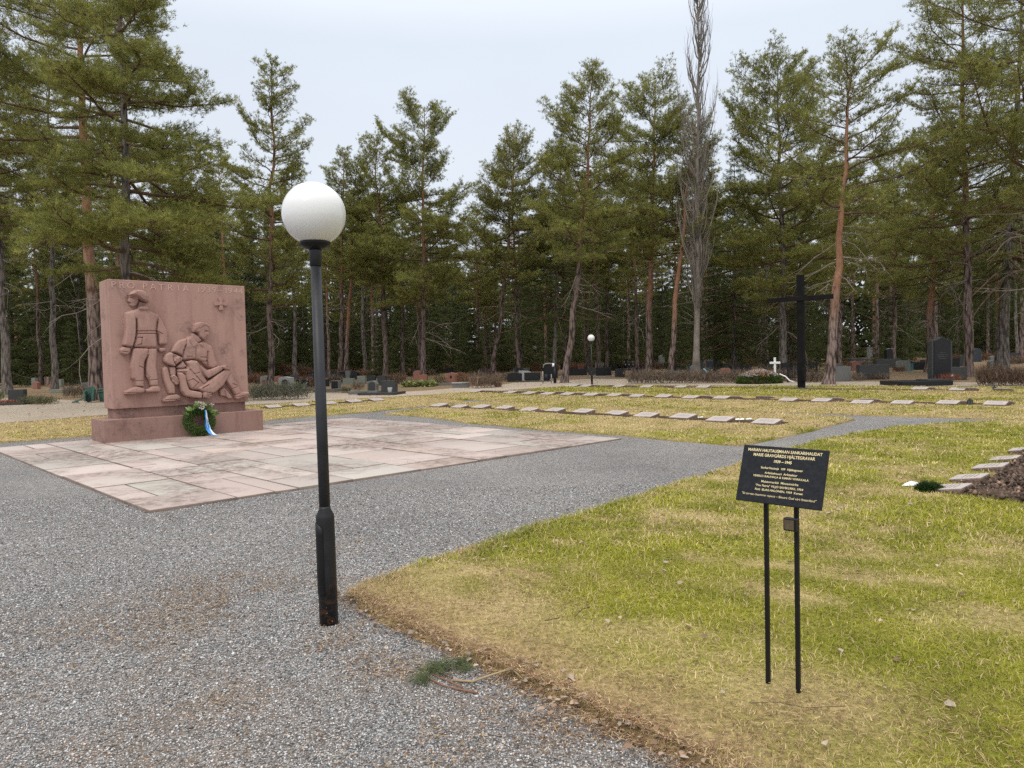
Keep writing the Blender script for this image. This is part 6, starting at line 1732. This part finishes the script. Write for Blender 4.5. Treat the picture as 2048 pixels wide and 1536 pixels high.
def mk_pine(seed, H, base_f, R, r0, lean=0.0, bend=0.0, limbs=40, dens=1.0, bark=None, wd=0.024, ln=0.16, side=0.0, top_round=0.55, dead=8, droop=0.0, K=9, blotch=0.0):
    """trunk, limbs and crown meshes of a Scots pine as (trunk tubes, limb tubes, dead tubes, crown arrays)"""
    r = np.random.default_rng(seed)
    tp = trunk_path(H, lean, bend, r)
    f = np.linspace(0, 1, len(tp))
    rad = r0 * (1 - 0.90 * f ** 1.15); rad[0] *= 1.35
    T = Tubes()
    fine = np.array([path_at(tp, q) for q in np.linspace(0, 1, 30)]); fr = np.interp(np.linspace(0, 1, 30), f, rad)
    fr[0] = r0 * 1.45; fr[1] = r0 * 1.05
    T.add(fine, fr, 14)
    Lb, De = Tubes(), Tubes()
    Ps, Ds, Ws = [], [], []
    limbs = int(limbs * 1.35)
    az = r.uniform(0, 6.28)
    for i in range(limbs):
        q = (i + r.uniform(0, 0.9)) / limbs
        zf = base_f + (0.985 - base_f) * q
        prof = max(0.22, (1 - q) ** (top_round * 0.72)) * min(1.0, 0.74 + q * 1.6)
        az += 2.4 + r.normal(0, 0.5)
        L = R * prof * r.uniform(0.62, 1.15) * (1 + side * math.cos(az))
        if L < 0.25: L = 0.25
        el = R_(-4 - 16 * droop + 46 * q ** 1.7 + r.normal(0, 9))
        o = path_at(tp, zf)
        out = np.array([math.cos(az), math.sin(az), 0.0])
        n = 7
        pts = [o]
        d = out * math.cos(el) + UP * math.sin(el)
        for k in range(n):
            turn = r.normal(0, 0.16, 3)
            d = unit(d + turn * np.array([1, 1, 0.7]) + UP * (0.015 + 0.022 * k - 0.09 * droop))
            pts.append(pts[-1] + d * L / n)
        pts = np.array(pts)
        rb = min(np.interp(zf, f, rad) * 0.5, 0.012 + 0.017 * L)
        Lb.add(pts, np.linspace(rb, 0.012, n + 1), 6)
        nt = max(6, int(L / 0.17 * (0.8 + 0.4 * r.random())))
        for k in range(nt):
            t = 0.20 + 0.80 * (k + r.random()) / nt
            b = path_at(pts, min(t, 0.999))
            ax = unit(pts[min(int(t * n) + 1, n)] - pts[max(int(t * n) - 1, 0)])
            sidev = unit(np.cross(ax, UP)) * (1 if (k % 2) else -1)
            ang = R_(r.uniform(22, 68))
            td = unit(ax * math.cos(ang) + sidev * math.sin(ang) + UP * r.uniform(-0.18, 0.38))
            tl = (0.34 + L * 0.34 * (1.15 - t)) * r.uniform(0.6, 1.25)
            e = b + td * tl + UP * 0.12 * tl
            if tl > 0.3: Lb.add(np.array([b, b + td * tl * 0.55, e]), [0.014, 0.009, 0.005], 3)
            m = max(3, int(tl * 13.5 * dens))
            tt = r.uniform(0.18, 1.0, m) ** 0.8
            pp = b + (e - b) * tt[:, None] + r.normal(0, 0.06 + 0.07 * tl, (m, 3)) * np.array([1, 1, 0.6])
            Ps.append(pp); Ds.append(np.tile(unit(td + UP * 0.75), (m, 1)))
            Ws.append(np.full(m, r.uniform(0.72, 1.25)))
    for i in range(dead):
        zf = base_f * r.uniform(0.55, 1.05); az = r.uniform(0, 6.28)
        o = path_at(tp, zf); d = np.array([math.cos(az), math.sin(az), r.uniform(-0.3, 0.15)])
        L = R * r.uniform(0.2, 0.62); pts = [o]
        for k in range(6):
            d = unit(d + r.normal(0, 0.22, 3) - UP * 0.07); pts.append(pts[-1] + d * L / 6)
        De.add(np.array(pts), np.linspace(0.03, 0.008, 7), 4)
        for k in (2, 3, 4, 5):
            dd = unit(d + r.normal(0, 0.7, 3)); De.add(np.array([pts[k], pts[k] + dd * L * 0.25, pts[k] + dd * L * 0.4 + r.normal(0, 0.08, 3)]), [0.012, 0.008, 0.004], 3)
    P, D, Wt = np.concatenate(Ps), np.concatenate(Ds), np.concatenate(Ws)
    k = r.random(len(P))[:, None]
    tint = (GREEN_A * k + GREEN_B * (1 - k)) * Wt[:, None]
    if blotch: tint = np.where((r.random(len(P)) < blotch)[:, None], np.array([0.16, 0.12, 0.05]), tint)
    crown = needles(P, D, tint, K, ln, wd, 0.75, r, 0.03)
    return T, Lb, De, crown

def mk_spruce(seed, H, base_f, R, r0, lean=0.0, whorls=26, dens=1.0, wd=0.03, ln=0.2, K=6, hang=0.5, color=1.0, el0=-14):
    r = np.random.default_rng(seed)
    tp = trunk_path(H, lean, 0, r, wob=0.002)
    f = np.linspace(0, 1, len(tp)); rad = r0 * (1 - 0.96 * f); rad[0] *= 1.3
    T = Tubes(); T.add(tp, rad, 10)
    Lb, De = Tubes(), Tubes()
    Ps, Ds = [], []
    for i in range(whorls):
        q = (i + 0.5) / whorls
        zf = base_f + (0.985 - base_f) * q
        for j in range(5 if q < 0.9 else 4):
            az = j * 1.2566 + i * 0.9 + r.normal(0, 0.2)
            L = max(0.25, R * (1 - q) ** 0.85 * r.uniform(0.72, 1.12))
            el = R_(el0 + 40 * q + r.normal(0, 6))
            d = np.array([math.cos(az) * math.cos(el), math.sin(az) * math.cos(el), math.sin(el)])
            pts = [path_at(tp, zf)]
            for k in range(6):
                d = unit(d + UP * (-0.05 + 0.035 * k) + r.normal(0, 0.05, 3)); pts.append(pts[-1] + d * L / 6)
            pts = np.array(pts)
            Lb.add(pts, np.linspace(0.012 + 0.012 * L, 0.008, 7), 4)
            m = max(6, int(L * 17 * dens))
            tt = r.uniform(0.1, 1, m)
            sd = unit(np.cross(d, UP))
            side = r.uniform(-1, 1, m) * 0.30 * L * (1.1 - tt)
            pp = np.array([path_at(pts, min(t, 0.999)) for t in tt]) + sd * side[:, None]
            dn = r.random(m) * hang * (0.25 + 0.2 * L)
            pp[:, 2] -= dn
            Ps.append(pp); Ds.append(d * 0.6 + sd * (np.sign(side) * 0.5)[:, None] - UP * (0.15 + 0.6 * hang * r.random(m))[:, None])
    P, D = np.concatenate(Ps), np.concatenate(Ds)
    k = r.random(len(P))[:, None]
    tint = (np.array([0.12, 0.142, 0.046]) * k + np.array([0.055, 0.073, 0.025]) * (1 - k)) * color
    return T, Lb, De, needles(P, D, tint, K, ln, wd, 0.4, r, 0.04)

def plant(kind, parts, label, loc, rz=0.0, group=None, bark=None, limb=None):
    t = thing(kind, label, 'tree', loc, rz, group)
    T, Lb, De, cr = parts
    stem_obj(t, [(T, bark or M_BARK), (Lb, limb or M_LIMB), (De, M_DEAD)])
    if cr is not None: np_obj('crown', cr[0], cr[1], M_NEEDLE, t, cr[2])
    return t

def tree_dims(px, depth, pxtop, pytop, pybase, wpx):
    x = at(px, 740, depth).x
    z0 = tz(depth)
    tp = at(pxtop, pytop, depth)
    H = tp.z - z0
    zb = at(px, pybase, depth).z - z0
    return x, z0, H, tp.x - x, max(0.05, zb / H), wpx * depth / F_PX / 2

# photo trees: label, base px, depth, top px, top py, crown base py, crown width px, trunk radius, options
PINES = [
    ('tall pine with an orange upper trunk rising directly behind the left end of the monument', 190, 35.5, 138, -190, 330, 560, 0.31, dict(limbs=38, dens=1.0, bark='o', bend=-0.3, dead=12, wd=0.022, side=-0.3, top_round=0.4)),
    ('broad dark-trunked pine whose boughs spread over the top of the monument', 253, 30.0, 238, -170, 545, 590, 0.26, dict(limbs=52, dens=1.45, bark='g', side=0.18, top_round=0.75, droop=0.5, dead=14, wd=0.02, K=10)),
    ('pine with a separate pointed top just left of the near lamp globe', 538, 46, 545, 128, 620, 215, 0.21, dict(limbs=44, dens=1.15, top_round=0.5)),
    ('left one of the twin slim pines just right of the near lamp globe', 680, 55, 690, 300, 560, 120, 0.19, dict(limbs=34, dens=1.1)),
    ('right one of the twin slim pines just right of the near lamp globe', 690, 56, 712, 330, 540, 120, 0.18, dict(limbs=30, bark='o')),
    ('left-leaning pine with an orange stem between the twin pines and the high straight one', 770, 55, 748, 278, 560, 150, 0.21, dict(limbs=40, dens=1.1, bend=-0.5)),
    ('high straight pine with a blunt bent top, to the left of the sky gap', 845, 53, 848, 212, 610, 215, 0.21, dict(limbs=50, dens=1.25, side=-0.1, top_round=0.45)),
    ('thin pine whose top bows to the right, just right of the sky gap', 984, 57, 1028, 262, 560, 190, 0.19, dict(limbs=40, dens=1.0, bend=-1.2, side=0.15, blotch=0.15)),
    ('tall pine with visible plated trunk left of the far lamp post', 1128, 42, 1183, 152, 520, 200, 0.20, dict(limbs=44, dens=1.15, bend=-0.9, top_round=0.42)),
    ('round-topped pine with orange stem left of the bare poplar', 1295, 50, 1312, 166, 520, 220, 0.23, dict(limbs=42, dens=1.15, bark='o', top_round=0.36)),
    ('orange-stemmed pine leaning behind the left flank of the bare poplar', 1340, 47, 1392, 240, 500, 190, 0.20, dict(limbs=30, bark='o', bend=0.6)),
    ('dark-stemmed pine with a wide ragged top between poplar and black cross', 1568, 47, 1556, 135, 600, 300, 0.25, dict(limbs=52, dens=1.2, bark='g', top_round=0.36, dead=14)),
    ('nearest orange-barked pine with a flat spreading top, right behind the black cross', 1657, 34, 1702, 135, 430, 320, 0.23, dict(limbs=26, dens=0.85, bark='o', top_round=0.28, bend=-0.15, dead=16, side=0.1)),
    ('pine with an orange middle stem just left of the big black headstone', 1857, 46, 1872, 270, 580, 200, 0.22, dict(limbs=44, dens=1.1, bark='o')),
    ('tallest pine at the right whose crown runs out of the top of the picture', 1936, 38, 1922, -110, 520, 280, 0.22, dict(limbs=46, dens=0.85, side=-0.25, top_round=0.5, dead=12)),
    ('slim bushy-topped pine between the black cross and the big black headstone', 1789, 62, 1790, 300, 600, 190, 0.18, dict(limbs=36)),
    ('pale grey trunk at the left picture edge', 13, 44, -30, 40, 470, 330, 0.25, dict(limbs=46, dens=1.2, bark='g')),
    ('straight greyish trunk between the left picture edge and the monument', 107, 50, 96, 60, 500, 260, 0.21, dict(limbs=40, bark='g')),
    ('slender dark pine stem standing left of the bowed pine', 957, 64, 952, 420, 600, 120, 0.20, dict(limbs=34)),
    ('slim right-leaning pine stem right of the bowed pine', 1036, 58, 1022, 300, 560, 160, 0.17, dict(limbs=36)),
    ('thin pine between the far lamp post and the round-topped pine', 1213, 66, 1214, 330, 560, 150, 0.15, dict(limbs=34)),
    ('stout pine trunk right of the far lamp post', 1275, 63, 1262, 300, 580, 150, 0.17, dict(limbs=36)),
    ('ragged pine crown hanging in from beyond the right picture edge', 2085, 33, 2080, -160, 430, 420, 0.26, dict(limbs=38, dens=0.8, bark='g', side=-0.3, dead=18)),
]
BK = {'o': M_BARK_O, 'g': M_BARK_G}
for i, (lab, px, dep, pt, yt, yb, wpx, r0, o) in enumerate(PINES):
    x, z0, H, lean, bf, R = tree_dims(px, dep, pt, yt, yb, wpx * (1.4 if 640 < px < 1350 else (1.05 if px < 300 else 1.25)))
    o = dict(o); bark = BK.get(o.pop('bark', None), M_BARK)
    parts = mk_pine(100 + i, H, bf, R, r0, lean, **o)
    plant('pine_tree', parts, lab, (x, dep, z0 - 0.05), 0.0, 'pines around the clearing', bark, M_LIMB)

SPRUCES = [
    ('pointed dark spruce rising just behind the plated pine left of the far lamp post', 1108, 58, 1126, 188, 640, 260, 0.2, dict(whorls=34, dens=1.1)),
    ('dark spruce filling the gap right of the bare poplar', 1468, 56, 1470, 292, 690, 280, 0.2, dict(whorls=32, dens=1.1)),
    ('heavy spruce with hanging boughs and a leaning grey trunk at the right edge', 2003, 44, 2052, -120, 560, 480, 0.36, dict(whorls=34, dens=0.85, hang=1.2, el0=-22)),
    ('small dense spruce under the trees beside the distant lamp globe', 1070, 80, 1072, 560, 735, 110, 0.1, dict(whorls=20)),
    ('low dark spruce between the white cross and the black cross', 1580, 54, 1582, 470, 745, 200, 0.14, dict(whorls=24, dens=1.0)),
]
for i, (lab, px, dep, pt, yt, yb, wpx, r0, o) in enumerate(SPRUCES):
    x, z0, H, lean, bf, R = tree_dims(px, dep, pt, yt, yb, wpx)
    plant('spruce_tree', mk_spruce(300 + i, H, bf, R, r0, lean, **o), lab, (x, dep, z0 - 0.05), 0.0, 'spruces around the clearing', M_BARK_G, M_LIMB)

def mk_poplar():
    r = np.random.default_rng(44)
    dep = 44.5
    x, z0, H, lean, bf, R = tree_dims(1392, dep, 1396, -75, 655, 76)
    T, Lb = Tubes(), Tubes()
    tp = trunk_path(H, lean, -0.15, r, wob=0.004)
    f = np.linspace(0, 1, len(tp)); rad = 0.21 * (1 - 0.95 * f ** 0.9); rad[0] *= 1.4
    T.add(tp, rad, 12)
    for i in range(150):
        q = r.random()
        zf = bf * 1.1 + (0.95 - bf * 1.1) * q
        az = r.uniform(0, 6.28)
        o = path_at(tp, zf)
        Rm = R * (0.85 + 0.30 * math.sin(min(1, q * 1.25) * math.pi)) * (1.0 if q < 0.75 else 0.75) * min(1.0, 0.45 + q * 3)
        L = r.uniform(2.2, 5.2) * (1 - 0.55 * q)
        out = np.array([math.cos(az), math.sin(az), 0])
        tgt = Rm * r.uniform(0.35, 1.0)
        n = 8
        s = np.linspace(0, 1, n + 1)
        pts = o + out[None] * (tgt * (1 - (1 - s) ** 2.2))[:, None] + UP[None] * (L * s ** 1.15)[:, None]
        pts[1:] += np.cumsum(r.normal(0, 0.035, (n, 3)), 0)
        rb = 0.022 + 0.010 * L
        Lb.add(pts, np.linspace(rb, 0.007, n + 1), 4)
        for k in range(int(3 + L * 2.6)):
            t = r.uniform(0.15, 1)
            b = path_at(pts, min(t, 0.999)); w = r.uniform(0, 6.28)
            l = r.uniform(0.5, 1.5)
            dd = np.array([math.cos(w) * 0.28, math.sin(w) * 0.28, 1.0])
            p2 = b + dd * l * 0.5 + r.normal(0, 0.05, 3); p3 = b + dd * np.array([0.75, 0.75, 1]) * l + r.normal(0, 0.08, 3)
            Lb.add(np.array([b, p2, p3]), [0.010, 0.007, 0.004], 3)
    for i in range(16):                                          # loose drooping shoots low on the stem
        az = r.uniform(0, 6.28); o = path_at(tp, bf * r.uniform(1.0, 1.6)); d = np.array([math.cos(az), math.sin(az), r.uniform(-0.2, 0.5)]); pts = [o]
        for k in range(6): d = unit(d + r.normal(0, 0.25, 3)); pts.append(pts[-1] + d * 0.28)
        Lb.add(np.array(pts), np.linspace(0.016, 0.005, 7), 3)
    t = thing('poplar_tree', 'tall bare columnar poplar with upright twigs reaching the top of the picture', 'tree', (x, dep, z0 - 0.05))
    stem_obj(t, [(T, M_POPLAR), (Lb, M_POPLAR)])
mk_poplar()

# the wood behind: each tree its own copy of a few grown kinds
def mk_wood():
    rr = random.Random(5)
    kinds = []
    for s in range(4):
        parts = mk_pine(500 + s, 20.0, 0.42 + 0.05 * s, 2.7, 0.19, 0.3 * (s - 1.5), limbs=34, dens=0.85, wd=0.034, ln=0.2, K=8, dead=5)
        kinds.append(('pine_tree', parts, (M_BARK, M_BARK_O, M_BARK, M_BARK_G)[s]))
    for s in range(3):
        parts = mk_spruce(600 + s, 18.0, 0.03 + 0.03 * s, 2.7, 0.17, 0, whorls=26, dens=0.85, wd=0.05, ln=0.26, K=6)
        kinds.append(('spruce_tree', parts, M_BARK_G))
    bush = mk_spruce(650, 7.0, 0.0, 1.9, 0.08, 0, whorls=15, dens=1.2, wd=0.045, ln=0.22, K=6)
    kinds.append(('spruce_tree', bush, M_BARK_G))
    protos = [None] * len(kinds)
    spots = []
    n = 0
    tries = 0
    while n < 295 and tries < 40000:
        tries += 1
        D = 58 + 70 * rr.random() ** 0.8
        a = rr.uniform(-0.80, 0.80)
        x = a * D
        if any((x - q[0]) ** 2 + (D - q[1]) ** 2 < 3.1 ** 2 for q in spots): continue
        spots.append((x, D)); n += 1
    for j, (x, D) in enumerate(spots):
        a = x / D
        px = 1024 + a * F_PX
        r = rr.random()
        if D < 72: k = rr.choice((0, 1, 2, 3, 5, 6, 7, 7) if px < 650 else (0, 1, 2, 3, 0, 2, 7, 6))
        else: k = rr.choice((0, 1, 2, 3, 4, 5, 6, 4, 5, 7))
        # crowns stay below the sky line of the photo's front row of trees
        lim = 500
        for u, v in ((-200, 60), (300, 60), (480, 200), (600, 330), (640, 380), (700, 340), (800, 330), (880, 340), (930, 432), (965, 420), (1000, 330), (1080, 300), (1200, 270), (1260, 330), (1330, 260), (1450, 330), (1530, 260), (1780, 330), (1830, 260), (2048, 120), (2300, 60)):
            if px >= u: lim = v; 
        top = at(px, lim + rr.uniform(25, 150), D).z - tz(D)
        base = (20.0, 20.0, 20.0, 20.0, 18.0, 18.0, 18.0, 7.0)[k]
        if k == 7: s = rr.uniform(0.7, 1.25)
        else: s = min(max(top, 8.0), rr.uniform(19, 25)) / base
        wsc = s * rr.uniform(0.9, 1.25) if k == 7 else max(s, 0.75) * rr.uniform(0.95, 1.25)
        zone = 'behind the monument' if px < 500 else ('between the monument and the sky gap' if px < 930 else ('between the sky gap and the bare poplar' if px < 1390 else ('between the bare poplar and the orange-barked pine' if px < 1680 else 'behind the big black headstone')))
        nm = kinds[k][0]
        kn = ('slim dark-barked pine', 'slim orange-barked pine', 'bushy dark-barked pine', 'grey-barked pine', 'pointed spruce', 'slender spruce', 'broad spruce', 'low young spruce')[k]
        lab = '%s deep in the wood %s' % (kn, zone)
        grp = '%ss of the wood %s' % (kn, zone)
        loc = (x, D, tz(D) - 0.1)
        if protos[k] is None:
            protos[k] = plant(nm, kinds[k][1], lab, loc, rr.uniform(0, 6.28), grp, kinds[k][2], M_LIMB)
            protos[k].scale = (wsc, wsc, s)
        else:
            copy_thing(protos[k], loc, rr.uniform(0, 6.28), (wsc, wsc, s), lab, grp)
mk_wood()

def mk_far_wood():
    r = np.random.default_rng(91)
    N = 52000
    D = r.uniform(126, 175, N); a = r.uniform(-0.95, 0.95, N); x = a * D
    top = 9 + 8 * vnoise(x, D, 7, 3) + 5 * vnoise(x, D, 2.5, 4)
    z = tz_np(D) + top * r.random(N) ** 1.15
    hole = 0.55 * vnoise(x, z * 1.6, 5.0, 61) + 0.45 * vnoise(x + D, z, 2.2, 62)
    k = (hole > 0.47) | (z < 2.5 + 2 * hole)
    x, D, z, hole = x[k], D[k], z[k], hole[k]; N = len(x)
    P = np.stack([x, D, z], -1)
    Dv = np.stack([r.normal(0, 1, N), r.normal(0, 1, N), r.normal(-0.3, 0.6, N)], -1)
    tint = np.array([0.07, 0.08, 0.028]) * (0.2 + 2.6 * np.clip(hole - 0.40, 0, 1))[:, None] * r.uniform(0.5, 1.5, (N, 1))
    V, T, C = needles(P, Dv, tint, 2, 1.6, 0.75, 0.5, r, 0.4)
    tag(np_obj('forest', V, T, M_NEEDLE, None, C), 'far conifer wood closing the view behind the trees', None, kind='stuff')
mk_far_wood()

# the grass and loose stones last: they keep off the beds and the paving
mk_grass()
mk_pebbles()
mk_needle_litter()
